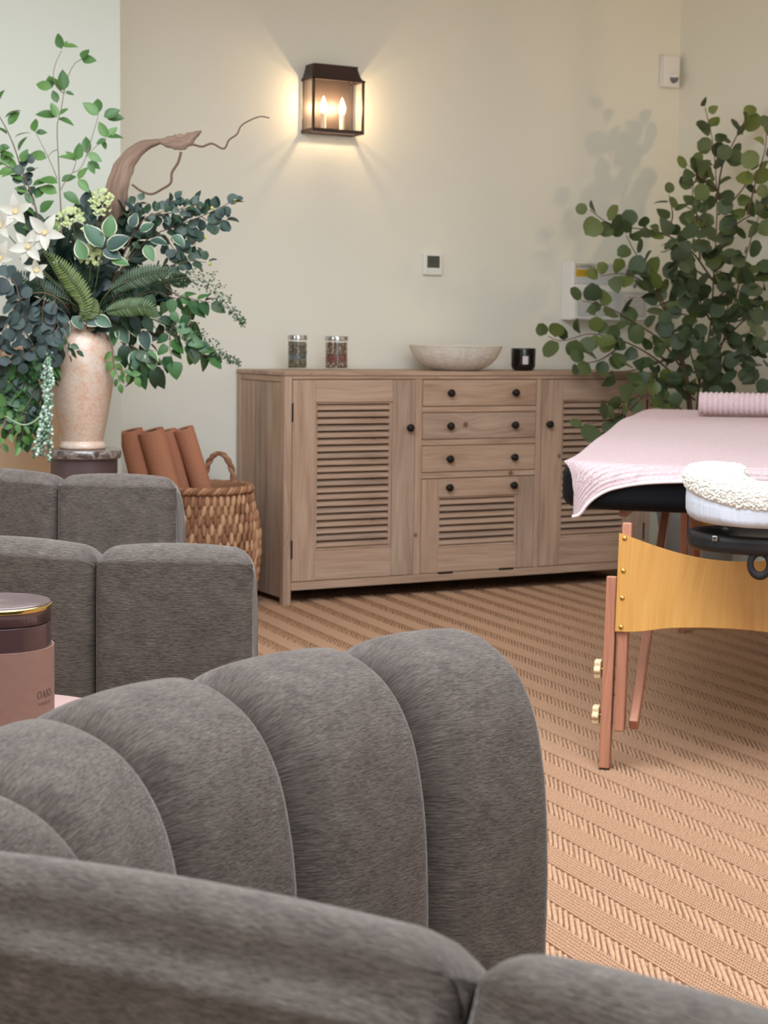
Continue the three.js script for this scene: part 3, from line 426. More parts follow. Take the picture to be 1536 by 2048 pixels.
{ // rolled towel at the foot end
  const g = thing('rolled_towel', 'rolled pale pink ribbed towel lying on the spread towel', 'towel', tl(.10, PT + .1015, -1.48), TTURN + .1);
  const r = .036, L = .62, body = gridGeo(64, 200, (u, v) => { const a = u * Math.PI * 2, x = (v - .5) * L, k = r * (1 + .02 * Math.sin(a * 3 + 1)) + .0022 * Math.sin(v * L / .0165 * Math.PI * 2) - .006 * Math.exp(-Math.pow((a - 5.2) / .12, 2)); return V(x, Math.cos(a) * k, Math.sin(a) * k); }, (u, v) => [v * L, u * .23]);
  part('roll_body', body, M(0xffffff, .97, { map: terryMap, bumpMap: dataTex(256, 256, (u, v) => n8(u, v), false, [.2, .2]), bumpScale: .003, specularIntensity: .1 }), g);
  for (const s of [-1, 1]) { const sp = []; for (let i = 0; i <= 60; i++) { const t = i / 60, a = t * Math.PI * 6, k = r * (.12 + .8 * t); sp.push(V(s * (L / 2 - .002), Math.cos(a) * k, Math.sin(a) * k)); } part('rolled_end', tube(sp, .0042, .0042, 6, 120), TERRY, g); }
}
{ // face cradle
  seed(41);
  const g = thing('face_cradle', 'horseshoe face cradle with white fleece pad on black bracket at table head', 'face cradle', tl(.085, .605, .19), TTURN);
  const U = (t) => { const a = lerp(-.22 * Math.PI, 1.22 * Math.PI, t); return { p: V(Math.cos(a) * .122, 0, Math.sin(a) * .130), n: V(Math.cos(a), 0, Math.sin(a)) }; };   // opens towards the table
  const ring = (w, y0, y1, bulge, lump, end, flap) => gridGeo(72, 26, (u, v) => { const { p, n } = U(u), e = end * Math.sqrt(Math.max(0, 1 - Math.pow(Math.abs(u - .5) * 2, 14))) + (1 - end), a = v * Math.PI * 2, c = Math.cos(a), s = Math.sin(a), sx = Math.sign(c) * Math.pow(Math.abs(c), .55), sy = Math.sign(s) * Math.pow(Math.abs(s), bulge); const k = 1 + lump * (Math.sin(u * 61 + v * 23) * .5 + Math.sin(u * 97 - v * 41) * .5), fr = Math.pow(Math.max(0, n.z), 2), Y1 = y1 - .026 * fr + .006 * Math.abs(n.x), Y0 = y0 - (flap || 0) * fr; return p.clone().addScaledVector(n, sx * w / 2 * e * k).setY((Y0 + Y1) / 2 + sy * (Y1 - Y0) / 2 * e * k); }, (u, v) => [u * .6, v * .4]);
  const flip = g0 => { const ix = g0.index.array; for (let i = 0; i < ix.length; i += 3) { const t = ix[i]; ix[i] = ix[i + 1]; ix[i + 1] = t; } g0.computeVertexNormals(); return g0; };
  part('cushion_cover', flip(ring(.118, .030, .125, .55, .006, 1)), M(col(196, 198, 205), .85, { bumpMap: dataTex(256, 256, (u, v) => n1(v, u * .4) * .7 + n2(v, u) * .3, false, [.6, .4]), bumpScale: .006 }), g);
  const fleeceBump = dataTex(256, 256, (u, v) => n5(u, v) * .6 + n6(u, v) * .4, false, [.16, .16]);
  const FLEECE = M(col(206, 199, 186), .98, { bumpMap: fleeceBump, bumpScale: .002, sheen: .5, sheenColor: new THREE.Color(.6, .58, .54) });
  part('fleece_pad', flip(ring(.130, .092, .150, .7, .014, 1, .030)), FLEECE, g);
  const tuft = new THREE.IcosahedronGeometry(.0042, 0), ms = []; for (let i = 0; i < 5200; i++) { const u = rr(.01, .99), { p, n } = U(u), a = rr(-.15, 1.15) * Math.PI, c = Math.cos(a), s = Math.sin(a), sx = Math.sign(c) * Math.pow(Math.abs(c), .55), sy = Math.sign(s) * Math.pow(Math.abs(s), .7); const q = p.clone().addScaledVector(n, sx * .0645).setY(.121 + (.006 * Math.abs(n.x) - .028 * Math.pow(Math.max(0, n.z), 2)) + sy * (.0285 + .004 * Math.pow(Math.max(0, n.z), 2))); ms.push(new THREE.Matrix4().compose(q, new THREE.Quaternion().setFromEuler(new THREE.Euler(rnd() * 6, rnd() * 6, rnd() * 6)), V(rr(.5, 1), rr(.5, 1.1), rr(.7, 1.4)))); }
  const im = new THREE.InstancedMesh(tuft, M(col(214, 207, 195), .98), ms.length); ms.forEach((m, i) => im.setMatrixAt(i, m)); im.name = 'fleece_tuft'; im.userData.kind = 'stuff'; g.add(im);
  // bracket below: oval shell, straps
  const bsh = new THREE.Shape(); bsh.absellipse(0, 0, .165, .12, 0, Math.PI * 2); const br = new THREE.ExtrudeGeometry(bsh, { depth: .014, bevelEnabled: true, bevelSize: .012, bevelThickness: .014, bevelSegments: 5, curveSegments: 40 }); br.rotateX(-Math.PI / 2);
  part('bracket_shell', boxUV(T(br, 0, -.020, .0), 'x'), BLACK, g);
  for (const x of [-.09, .09]) part('mounting_rod', new THREE.CylinderGeometry(.008, .008, .26, 14).rotateX(Math.PI / 2), STEEL, g, V(x, .006, -.13));
  part('latch', rbox(.012, .012, .006, .002), STEEL, g, V(-.105, .0, .112));
  for (const [x, z] of [[-.005, .118], [.05, .118]]) part('strap_loop', new THREE.TorusGeometry(.021, .0075, 10, 32).scale(1, 1.25, .9), M(col(14, 13, 14), .7), g, V(x, -.052, z));
}

// ---------------------------------------------------------------- side table with the brown candle
{
  const c = at(-4, 1425, 2.25), y = c.y - .018; const g = thing('side_table', 'small round pale pink side table between two grey velvet chairs', 'table', V(c.x - .03, 0, c.z - .02));
  part('table_top', lathe([[.0001, y - .022], [.205, y - .022], [.215, y - .016], [.215, y - .005], [.21, y], [.0001, y]], 64), M(col(158, 128, 120), .45), g);
  part('pedestal_leg', lathe(splinePts([[.0001, 0], [.14, 0], [.14, .012], [.03, .03], [.022, .2], [.03, y - .03], [.06, y - .022], [.0001, y - .022]], 40), 32), M(col(176, 150, 140), .4), g);
  const k = thing('brown_candle', 'brown lidded candle jar with gold rim and leather sleeve on side table', 'candle', V(c.x, y, c.z)), R = .0735;
  part('glass_jar', lathe([[.0001, 0], [R * .95, 0], [R * .955, .004], [R * .955, .140], [R * .93, .141], [.0001, .140]], 72), M(col(70, 48, 48), .12, { clearcoat: .6, clearcoatRoughness: .1 }), k);
  part('lid', lathe([[.0001, .168], [R * .93, .168], [R * .945, .166], [R * .95, .142], [.0001, .141]], 72), M(col(92, 70, 70), .32, { metalness: .25, clearcoat: .3 }), k);
  part('gold_rim', lathe([[R * .935, .1655], [R * .97, .1652], [R * .975, .1635], [R * .975, .1600], [R * .95, .1590]], 96), GOLD, k);
  part('leather_sleeve', lathe([[R * .97, .0], [R * 1.0, .002], [R * 1.005, .109], [R * .995, .110], [R * .965, .1095]], 96), M(col(128, 94, 80), .6, { bumpMap: plasterBump, bumpScale: .0006 }), k);
  const tt = canvasTex(512, 192, (x, w, h) => { x.clearRect(0, 0, w, h); x.fillStyle = '#4a3029'; x.font = '86px serif'; x.fillText('OAKS', 26, 92); x.font = '30px serif'; x.fillText('by MEDI SPA', 40, 150); });
  const ang = Math.atan2(camR.x, camR.z);      // the stamp sits just short of the edge seen from the seats
  part('stamped_lettering', gridGeo(16, 1, (u, v) => { const a = ang - 0.66 + u * 1.0; return V(Math.sin(a) * R * 1.0075, .030 + v * .030, Math.cos(a) * R * 1.0075); }), M(0xffffff, .6, { map: tt, transparent: true }), k);
}

// ---------------------------------------------------------------- pedestal, vase, tan cabinet
const VD = 4.99, VASE = V(-1.141, .70, 1.495), mouthY = .70 + .372;
{
  const g = thing('pedestal', 'dark plum cylindrical pedestal with a marble top under the vase', 'pedestal', V(VASE.x + .005, 0, VASE.z));
  const marble = dataTex(256, 256, (u, v) => { const s = Math.abs(n7(u, v) - .5) * 2, t = Math.abs(n5(u, v) - .5) * 2; return mixc([168, 156, 146], [58, 46, 42], clamp(Math.pow(s, .5) * .8 + t * .4, 0, 1)); }, true, [.3, .3]);
  part('column', T(new THREE.CylinderGeometry(.097, .097, .672, 64, 1), 0, .336, 0), M(col(70, 50, 48), .5), g);
  part('marble_top', boxUV(lathe([[.0001, .672], [.103, .672], [.108, .676], [.109, .69], [.106, .698], [.102, .70], [.0001, .70]], 64)), M(0xffffff, .2, { map: marble, clearcoat: .4 }), g);
}
{
  const g = thing('vase', 'glazed ceramic vase in mottled cream and peach on the pedestal', 'vase', VASE);
  const vaseMap = dataTex(512, 512, (u, v) => { const a = n7(u, v), b = n5(u, v), c = n6(u, v), d = n8(u, v), s = clamp(.5 + (a - .5) * .55 + (b - .5) * .7 + (c - .5) * .5, 0, 1), f = smooth(.5, .95, c * .5 + d * .5) * .5; return mixc(mixc([192, 178, 162], [192, 154, 130], s), [158, 116, 92], f * s); }, true, [.45, .45]);
  const pr = splinePts([[.0001, 0], [.064, 0], [.068, .004], [.066, .014], [.060, .022], [.061, .03], [.073, .09], [.087, .17], [.0935, .235], [.0935, .28], [.084, .318], [.066, .343], [.056, .356], [.060, .372], [.056, .373], [.050, .358], [.06, .33], [.078, .26], [.055, .05], [.0001, .03]], 90);
  part('vase_body', boxUV(lathe(pr, 72), 'y', [.1, .3]), M(0xffffff, .42, { map: vaseMap, clearcoat: .35, clearcoatRoughness: .06 }), g);
}
{
  const g = thing('tan_cabinet', 'plain tan wooden cabinet standing behind the trailing greenery', 'cabinet', V(-1.36, 0, .86));
  const TAN = M(col(196, 164, 130), .6);
  part('cabinet_body', T(rbox(.62, .98, .28, .004, 'y'), 0, .5, 0), TAN, g); for (const x of [-.153, .153]) { const d = part('cabinet_door', rbox(.298, .94, .018, .003, 'y'), TAN, g, V(x, .5, .15)); part('door_knob', new THREE.SphereGeometry(.011, 16, 10), BRASS, d, V(-Math.sign(x) * .12, .1, .018)); }
}

// ---------------------------------------------------------------- basket of cork rolls
{
  seed(51);
  const base = V(-.30, 0, .365), g = thing('woven_basket', 'round woven seagrass basket with rope handles beside the sideboard', 'basket', base);
  const H = .475, RAD = y => lerp(.205, .225, smooth(0, .25, y)) - .035 * smooth(.28, H, y);
  const STRAW = [M(col(176, 128, 94), .8), M(col(198, 150, 112), .8), M(col(152, 104, 75), .8), M(col(208, 162, 124), .8)];
  const wall = []; for (let i = 0; i <= 24; i++) wall.push([RAD(i / 24 * H) - .016, i / 24 * H]); for (let i = 24; i >= 0; i--) wall.push([RAD(i / 24 * H) - .022, Math.max(.01, i / 24 * H)]); wall.unshift([.0001, 0]); wall.push([.0001, .01]);
  part('basket_lining', lathe(wall, 48), STRAW[0], g);
  const stitch = (() => { const e = new THREE.SphereGeometry(1, 8, 6); e.scale(.0098, .024, .0085); return e; })();
  const rows = 13, per = 46, toCam = Math.atan2(CAM.x - base.x, CAM.z - base.z), far = [];
  for (let r = 0; r < rows; r++) for (let k = 0; k < per; k++) {
    const a = (k + (r % 2) * .5) / per * Math.PI * 2, y = .022 + r * .0335, d = Math.abs(((a - toCam - .35 + Math.PI * 3) % (Math.PI * 2)) - Math.PI), R = RAD(y) - .003, p = V(Math.sin(a) * R, y, Math.cos(a) * R), rz = rr(-.22, .05);
    if (d < 1.45 && y > .15) { const m = part('woven_strand', stitch, STRAW[Math.floor(rnd() * 4)], g, p); m.rotation.set(0, a, rz, 'YXZ'); const s = rr(.9, 1.12); m.scale.set(s, rr(.92, 1.08), 1); }
    else far.push(new THREE.Matrix4().compose(p, new THREE.Quaternion().setFromEuler(new THREE.Euler(0, a, rz, 'YXZ')), V(1, 1, 1)));
  }
  const im = new THREE.InstancedMesh(stitch, STRAW[0], far.length); far.forEach((m, i) => im.setMatrixAt(i, m)); im.name = 'woven_strands'; im.userData.kind = 'stuff'; g.add(im);
  for (let q = 0; q < 3; q++) { const pts = []; const R = RAD(H) - .002; for (let i = 0; i <= 120; i++) { const a = i / 120 * Math.PI * 2, t = a * 22 + q * 2.094; pts.push(V(Math.sin(a) * (R + Math.cos(t) * .006), H - .012 + Math.sin(t) * .008, Math.cos(a) * (R + Math.cos(t) * .006))); } part('rim_braid', tube(pts, .0075, .0075, 6, 240), STRAW[q], g); }
  const handle = (ang) => { for (let q = 0; q < 2; q++) { const pts = []; for (let i = 0; i <= 36; i++) { const t = i / 36, a = Math.PI * t, w = .062, x = -Math.cos(a) * w, y = H - .03 + Math.sin(a) * .135, tw = t * 30 + q * Math.PI, c = V(x + Math.cos(a) * -0 + Math.cos(tw) * .005, y, RAD(H) - .008 + Math.sin(tw) * .005); pts.push(c.applyAxisAngle(V(0, 1, 0), ang)); } part('rope_handle', tube(pts, .0085, .0085, 8, 72), STRAW[q * 2], g); } };
  handle(toCam + 2.75); handle(toCam - 1.0);
}
const corkMap = dataTex(256, 256, (u, v) => mixc([168, 108, 80], [208, 148, 116], clamp(n6(u, v) * .45 + n8(u, v) * .55, 0, 1)), true, [.16, .16]);
const CORK = M(0xffffff, .85, { map: corkMap, bumpMap: plasterBump, bumpScale: .002, side: THREE.DoubleSide }), GREENBACK = M(col(52, 74, 58), .85, { side: THREE.DoubleSide });
{
  const roll = (label, foot, head, r) => {
    const g = thing('cork_mat', label, 'yoga mat', foot, 0, 'rolled cork mats in the basket'); const v = head.clone().sub(foot), L = v.length(); g.quaternion.setFromUnitVectors(V(0, 1, 0), v.normalize());
    const sp = (d) => (u, w) => { const a = u * Math.PI * 2 * 3.4, k = r * (1 - .165 * u * 3.4 * .9) - d; return V(Math.cos(a + 1.2) * k, w * L, Math.sin(a + 1.2) * k); };
    part('cork_face', gridGeo(110, 2, sp(0), (u, w) => [u * 1.2, w * L]), CORK, g); part('green_backing', gridGeo(110, 2, sp(.005), (u, w) => [u * 1.2, w * L]), GREENBACK, g);
    part('rolled_edge', (() => { const pts = []; for (let i = 0; i <= 90; i++) pts.push(sp(.0025)(i / 90, 1)); return tube(pts, .0028, .0028, 5, 150); })(), CORK, g);
  };
  const z = .36, P = (x, y, dz = 0) => onZ(x, y, z + dz), F = (x, dz) => V(x, .03, z + dz);
  roll('reddish cork mat roll leaning at the corner of the wall', F(-.42, .03), P(262, 862, .03), .050);
  roll('thick cork mat roll, second in the row of four', F(-.34, .10), P(303, 862, .10), .052);
  roll('narrow cork mat roll, third in the row of four', F(-.255, -.01), P(334, 862, -.02), .042);
  roll('cork mat roll tilted most, next to the empty rope handle', F(-.165, .03), P(368, 858, .03), .042);
}

// ---------------------------------------------------------------- leaves
function leafGeo(w, fold, curl, nl = 5, tint) {     // length 1 along +y, width w(t), folded on the midrib, curling towards -z
  const rows = []; for (let i = 0; i <= nl; i++) { const t = i / nl, z = -curl * t * t; rows.push([w(t), t - .12 * curl * t * t, z]); }
  return gridGeo(2, nl, (u, v) => { const [ww, y, z] = rows[Math.round(v * nl)], x = (u - .5) * 2 * ww; return V(x, y, z + Math.abs(x) * fold); });
}
const ovate = t => .30 * Math.pow(Math.sin(Math.PI * Math.pow(t, .8)), .85) + .004, lance = t => .17 * Math.pow(Math.sin(Math.PI * Math.pow(t, .8)), .9) + .004, roundL = t => .5 * Math.sqrt(Math.max(0, 1 - Math.pow(2 * t - 1, 2))) * (1.04 - .1 * t) + .012, teardrop = t => .40 * Math.pow(Math.sin(Math.PI * Math.pow(t, .62)), .75) + .004;
const LG = { ovate: [leafGeo(ovate, .35, .12), leafGeo(ovate, .2, .3), leafGeo(ovate, .45, .02)], lance: [leafGeo(lance, .4, .2), leafGeo(lance, .2, .4)], round: [leafGeo(roundL, .12, .08, 7), leafGeo(roundL, .3, .16, 7), leafGeo(roundL, -.1, .05, 7)], tear: [leafGeo(teardrop, .15, .12, 6), leafGeo(teardrop, .3, .25, 6)] };
for (const k in PATINA) for (const m of PATINA[k]) { m.side = THREE.DoubleSide; m.transmission = .12; m.thickness = 0; }
const pick = a => a[Math.floor(rnd() * a.length)];
const imgDir = (deg, toward = 0) => camR.clone().multiplyScalar(Math.cos(deg * Math.PI / 180)).addScaledVector(camU, Math.sin(deg * Math.PI / 180)).addScaledVector(camB, toward).normalize();
const rndN = (k = .7, up = .45) => camB.clone().multiplyScalar(.8).add(V(rr(-k, k), up + rr(-k, k) * .7, rr(-k, k))).normalize();
function putLeaf(parent, geo, mat, pos, dir, nrm, len, wid = len, name = 'leaf') {
  const y = dir.clone().normalize(), z = nrm.clone().addScaledVector(y, -nrm.dot(y)); if (z.lengthSq() < 1e-6) z.set(y.y, y.z, y.x).addScaledVector(y, -(y.x * y.y + y.y * y.z + y.z * y.x)); z.normalize(); const x = y.clone().cross(z);
  const m = part(name, geo, mat, parent); m.quaternion.setFromRotationMatrix(new THREE.Matrix4().makeBasis(x, y, z)); m.position.copy(pos); m.scale.set(wid, len, len); return m;
}
const MOUTH = V(VASE.x, VASE.y + .33, VASE.z), PXM = VD / FOC;
const W = (x, y, dd = 0) => at(x, y, VD + dd);
function stemThing(name, label, category, group = 'stems in the vase') { const g = thing(name, label, category, MOUTH, 0, group); g.userData.rel = undefined; delete g.userData.rel; return g; }
const rel = p => p.clone().sub(MOUTH);
const addStem = (g, pts, r0, r1, mat, name = 'stem', seg = 6) => part(name, tube(pts.map(rel), r0, r1, seg), mat, g);
function strew(g, pts, o) {  // leaves along a stem
  const c = new THREE.CatmullRomCurve3(pts, false, 'centripetal'), n = o.n;
  for (let i = 0; i < n; i++) {
    const t = lerp(o.t0 ?? .25, 1, (i + rr(-.3, .3)) / Math.max(1, n - 1)), tt = clamp(t, 0, 1), p = c.getPointAt(tt), tan = c.getTangentAt(tt), side = i % 2 ? 1 : -1, ax = camB.clone().multiplyScalar(side), d = tan.clone().applyAxisAngle(ax, (i === n - 1 ? rr(-.2, .2) : rr(o.a0 ?? .5, o.a1 ?? 1.2))).add(V(rr(-.4, .4), rr(-.3, .3) + (o.droop || 0), rr(-.4, .4)).multiplyScalar(o.spread ?? .8)).normalize();
    const L = rr(o.len[0], o.len[1]) * PXM; putLeaf(g, pick(LG[o.kind]), pick(o.mats), rel(p).addScaledVector(d, o.gap ?? .004), d, rndN(o.k ?? .8), L, L * (o.wid ?? 1) * rr(.85, 1.1), 'leaf');
  }
}
const spot = (g, list, kind, mats, ox, oy, sc, dd = 0, wid = 1) => { for (const [x, y, deg, len] of list) { const L = len * PXM * 1.12; putLeaf(g, pick(LG[kind]), pick(mats), rel(W(x / sc + ox, y / sc + oy, dd + rr(-.02, .02))), imgDir(deg, rr(-.3, .3)), rndN(.6), L, L * wid); } };
seed(61);
const m0 = W(176, 660), pm = (dx, dy) => W(176 + dx, 672 + dy);
{ // tall light-green branch
  const g = stemThing('leafy_branch', 'tall slender branch of bright green leaves, topmost in the vase', 'branch'), S = 5.6875, Q = (x, y, d = 0) => W(x / S, y / S + 60, d);
  addStem(g, [pm(-4, 0), W(128, 520), Q(690, 2000), Q(665, 1500), Q(655, 1050), Q(690, 930), Q(730, 700), Q(770, 540), Q(850, 380), Q(930, 330)], .0034, .0011, STEMGREY);
  for (const tw of [[[725, 720], [640, 640], [608, 520], [630, 390], [700, 230]], [[655, 1700], [600, 1560], [540, 1430], [400, 1150]], [[690, 1820], [800, 1640], [900, 1590], [1000, 1420], [1210, 1220]], [[830, 1620], [870, 1480]], [[980, 1440], [1060, 1180], [1120, 970]], [[650, 1360], [590, 1390], [540, 1450]]]) addStem(g, tw.map(p => Q(p[0], p[1])), .0016, .0009, STEMGREY, 'twig', 5);
  spot(g, [[705, 215, 111, 31], [720, 190, 10, 27], [715, 190, 48, 14], [930, 330, 70, 28], [930, 335, -8, 29], [590, 660, 162, 33], [590, 660, 105, 29], [700, 700, 130, 36], [720, 690, 90, 37], [740, 710, -12, 17], [650, 830, 108, 25], [640, 1000, 105, 30], [640, 990, 170, 38], [660, 1010, -22, 31], [680, 960, 45, 19], [400, 1160, 100, 30], [410, 1165, 5, 20], [530, 1460, 160, 34], [1120, 970, 140, 36], [1115, 950, 95, 33], [1180, 990, 25, 33], [1200, 990, 0, 34], [1210, 1220, 115, 30], [1220, 1220, 50, 26], [1220, 1220, 10, 29], [870, 1490, 170, 34], [860, 1490, 125, 26], [880, 1480, 80, 31], [1000, 1410, 100, 34], [1000, 1410, -25, 28], [700, 1720, 30, 29], [660, 1740, 160, 37], [650, 1860, 158, 38], [720, 1850, -28, 36], [890, 1700, 60, 28], [890, 1700, -50, 30], [1210, 1250, 200, 20], [1180, 1260, -80, 16], [1000, 1500, -30, 26], [1010, 1500, -65, 24]], 'ovate', PATINA.light, 0, 60, S, 0, .95);
}
{ // left arching branch
  const g = stemThing('leafy_branch', 'arching branch of mixed green leaves reaching the photo\'s edge beside white flowers', 'branch'); const st = [pm(-10, 0), W(100, 520), W(62, 385), W(45, 345), W(27, 290), W(6, 245), W(-20, 205)];
  addStem(g, st, .004, .0012, STEMB); strew(g, st, { n: 24, kind: 'ovate', mats: PATINA.light, len: [26, 38], t0: .42, a0: .6, a1: 1.5, gap: .012 });
  const s2 = [W(45, 345), W(10, 330), W(-30, 300)]; addStem(g, s2, .002, .001, STEMB, 'twig'); strew(g, s2, { n: 9, kind: 'ovate', mats: PATINA.light, len: [26, 36], t0: .1 });
  const s3 = [W(60, 400), W(45, 355), W(52, 330)]; addStem(g, s3, .002, .001, STEMB, 'twig'); strew(g, s3, { n: 9, kind: 'round', mats: PATINA.euc, len: [18, 24], t0: .1, gap: .008 });
}
{ // driftwood and curly twigs
  const g = stemThing('driftwood', 'twisted brown driftwood horn with two curly twigs rising from the bouquet', 'driftwood');
  const loft = (pts, wid, thick) => { const c = new THREE.CatmullRomCurve3(pts.map(rel), false, 'centripetal'), N = 40, K = 18; return gridGeo(K, N, (u, v) => { const p = c.getPointAt(v), t = c.getTangentAt(v), side = t.clone().cross(camB).normalize(), f = side.clone().cross(t).normalize(), i = v * (wid.length - 1), k = Math.min(wid.length - 2, Math.floor(i)), w = lerp(wid[k], wid[k + 1], i - k) * PXM / 2, a = u * Math.PI * 2, rag = 1 + .05 * Math.sin(v * 37 + a * 2) + .04 * Math.sin(v * 71); return p.addScaledVector(side, Math.cos(a) * w * rag).addScaledVector(f, Math.sin(a) * Math.min(thick, w)); }, (u, v) => [v * .35, u * .12]); };
  part('driftwood_horn', loft([W(214, 560, .16), W(226, 440, .04), W(235, 372), W(254, 324), W(284, 294), W(318, 283)], [30, 38, 46, 48, 36, 12], .011), DRIFT, g);
  part('driftwood_blade', loft([W(314, 282), W(338, 284), W(366, 283), W(386, 272), W(403, 262)], [6, 24, 34, 22, 3], .007), DRIFT, g);
  part('curly_twig', tube([W(372, 292), W(385, 289), W(404, 293), W(423, 287), W(448, 297), W(458, 280), W(474, 268), W(482, 252), W(503, 239), W(522, 233), W(539, 236)].map(rel), .0036, .0018, 7, 80), STEMB, g);
  part('curly_twig', tube([W(362, 304), W(356, 325), W(344, 345), W(341, 366), W(324, 378), W(303, 388), W(284, 383), W(264, 369)].map(rel), .0042, .0032, 7, 70), STEMB, g);
}
// white star flowers, each on its own stem
const PETAL = M(col(192, 187, 172), .6, { side: THREE.DoubleSide, transmission: .15, thickness: 0 }), PETALC = M(col(222, 190, 170), .7), petalG = [leafGeo(t => .24 * Math.pow(Math.sin(Math.PI * Math.pow(t, .7)), .8) + .01, .25, .25, 6), leafGeo(t => .26 * Math.pow(Math.sin(Math.PI * Math.pow(t, .7)), .8) + .01, .4, .05, 6)];
seed(62);
[['white star flower facing forward, fullest of the blooms', 57, 494, 6, 40, 10, 1], ['white star flower just behind and above the fullest bloom', 90, 466, 5, 40, 60, .8], ['white star flower highest of the blooms, half turned away', 32, 424, 5, 38, 95, .3], ['white star flower low and nodding under the fullest bloom', 74, 541, 5, 27, 240, .1], ['white star flower cut by the edge of the photo, upper of two', 0, 452, 5, 34, 20, .5], ['white star flower cut by the edge of the photo, lower of two', 0, 517, 5, 36, 280, .2]].forEach(([label, x, y, n, len, rot, face], i) => {
  const g = stemThing('star_flower', label, 'flower', 'white star flowers in the vase'), p = W(x, y, -.13);
  addStem(g, [pm(-12, 0), W(140, 600, -.05), W(lerp(x, 150, .3), y + 50, -.1), p], .0022, .0016, STEMG);
  for (let k = 0; k < n; k++) { const a = rot + k * 360 / n, d = imgDir(a, .25 + (1 - face) * .5), L = len * PXM * rr(.9, 1.08); putLeaf(g, petalG[k % 2], PETAL, rel(p), d, camB.clone().addScaledVector(d, -.3), L, L, 'petal'); }
  part('flower_centre', new THREE.IcosahedronGeometry(.0065, 1), PETALC, g, rel(p).addScaledVector(camB, .004));
  for (let k = 0; k < 7; k++) part('stamen', new THREE.SphereGeometry(.0022, 6, 5), M(col(226, 204, 120), .7), g, rel(p).addScaledVector(camB, .010).add(imgDir(k * 51).multiplyScalar(.006)));
});
// pale green flower heads
seed(63);
const FLORET = M(col(168, 176, 122), .7, { side: THREE.DoubleSide });
[['pale green hydrangea head beside driftwood base', 203, 404, 24, 28], ['pale green hydrangea head arching above dark leaves', 143, 437, 32, 22], ['pale green hydrangea head lowest, in front of variegated leaves', 181, 512, 24, 20]].forEach(([label, x, y, rx, ry]) => {
  const g = stemThing('hydrangea', label, 'flower', 'pale green flower heads in the vase'), c = W(x, y, -.1); addStem(g, [pm(0, 0), W(lerp(x, 176, .5), y + 80, -.05), c], .0025, .0018, STEMG);
  const fl4 = mergeGeometries([0, 1, 2, 3].map(k => { const q = leafGeo(roundL, .1, .1, 3); q.scale(.0075, .0085, .0085); q.rotateX(-.3); q.rotateZ(k * Math.PI / 2); return q; })); const ms = [];
  for (let i = 0; i < 54; i++) { const a = rnd() * 6.28, k = Math.sqrt(rnd()), d = Math.sqrt(1 - k * k * .9); const p = rel(c).addScaledVector(camR, Math.cos(a) * k * rx * PXM).addScaledVector(camU, Math.sin(a) * k * ry * PXM - (label.includes('arching') ? Math.pow(Math.cos(a) * k, 2) * .02 : 0)).addScaledVector(camB, d * .022); ms.push(new THREE.Matrix4().compose(p, new THREE.Quaternion().setFromUnitVectors(V(0, 0, 1), camB.clone().add(V(rr(-.8, .8), rr(-.5, .9), rr(-.8, .8))).normalize()), V(1, 1, 1).multiplyScalar(rr(.7, 1.15)))); }
  const im = new THREE.InstancedMesh(fl4, FLORET, ms.length); ms.forEach((m, i) => im.setMatrixAt(i, m)); im.name = 'florets'; im.userData.kind = 'stuff'; g.add(im);
});
// variegated sprigs: green blades with cream margins
const MARGIN = M(col(190, 188, 160), .55, { side: THREE.DoubleSide }), VGREEN = [M(col(46, 80, 54), .5, { side: THREE.DoubleSide }), M(col(66, 104, 54), .5, { side: THREE.DoubleSide }), M(col(36, 62, 52), .5, { side: THREE.DoubleSide })];
const vInner = leafGeo(t => ovate(t) * .9, .25, .15), vOuter = leafGeo(t => ovate(t) * 1.06, .25, .15); vOuter.translate(0, 0, -.012);
function variegated(label, list, dd, stemTo) {
  const g = stemThing('variegated_sprig', label, 'sprig', 'variegated sprigs in the vase'); addStem(g, [pm(0, 0), W((176 + stemTo[0]) / 2, (650 + stemTo[1]) / 2, dd / 2), W(stemTo[0], stemTo[1], dd)], .0024, .0016, STEMG);
  for (const [x, y, deg, len] of list) { const L = len * PXM * .95, p = rel(W(x, y, dd)), d = imgDir(deg, .15), n = rndN(.35); const m = putLeaf(g, vOuter, MARGIN, p, d, n, L, L * 1.05); m.name = 'leaf'; const q = part('green_blade', vInner, pick(VGREEN), m); }
}
seed(64);
variegated('variegated sprig with cream-edged leaves spread below driftwood', [[205, 495, 125, 62], [215, 475, 78, 48], [212, 498, 30, 56], [205, 500, -20, 44], [170, 520, 110, 46], [222, 520, -10, 40]], -.14, [205, 500]);
variegated('variegated sprig with cream-tipped leaves hanging over vase lip', [[118, 635, -55, 42], [145, 632, -50, 36], [166, 635, -20, 42], [190, 634, -28, 40]], -.12, [165, 630]);
variegated('variegated sprig with drooping cream-edged leaves right of vase neck', [[235, 650, -60, 46], [262, 640, -65, 42], [232, 655, -100, 40], [285, 660, -75, 46], [270, 700, -85, 48], [300, 700, -80, 44]], -.06, [250, 645]);
variegated('variegated sprig with ivy-like leaves among the dark eucalyptus', [[280, 462, 30, 34], [300, 480, -10, 40], [345, 470, -40, 36], [290, 490, -60, 40], [262, 456, 70, 34]], -.08, [280, 475]);
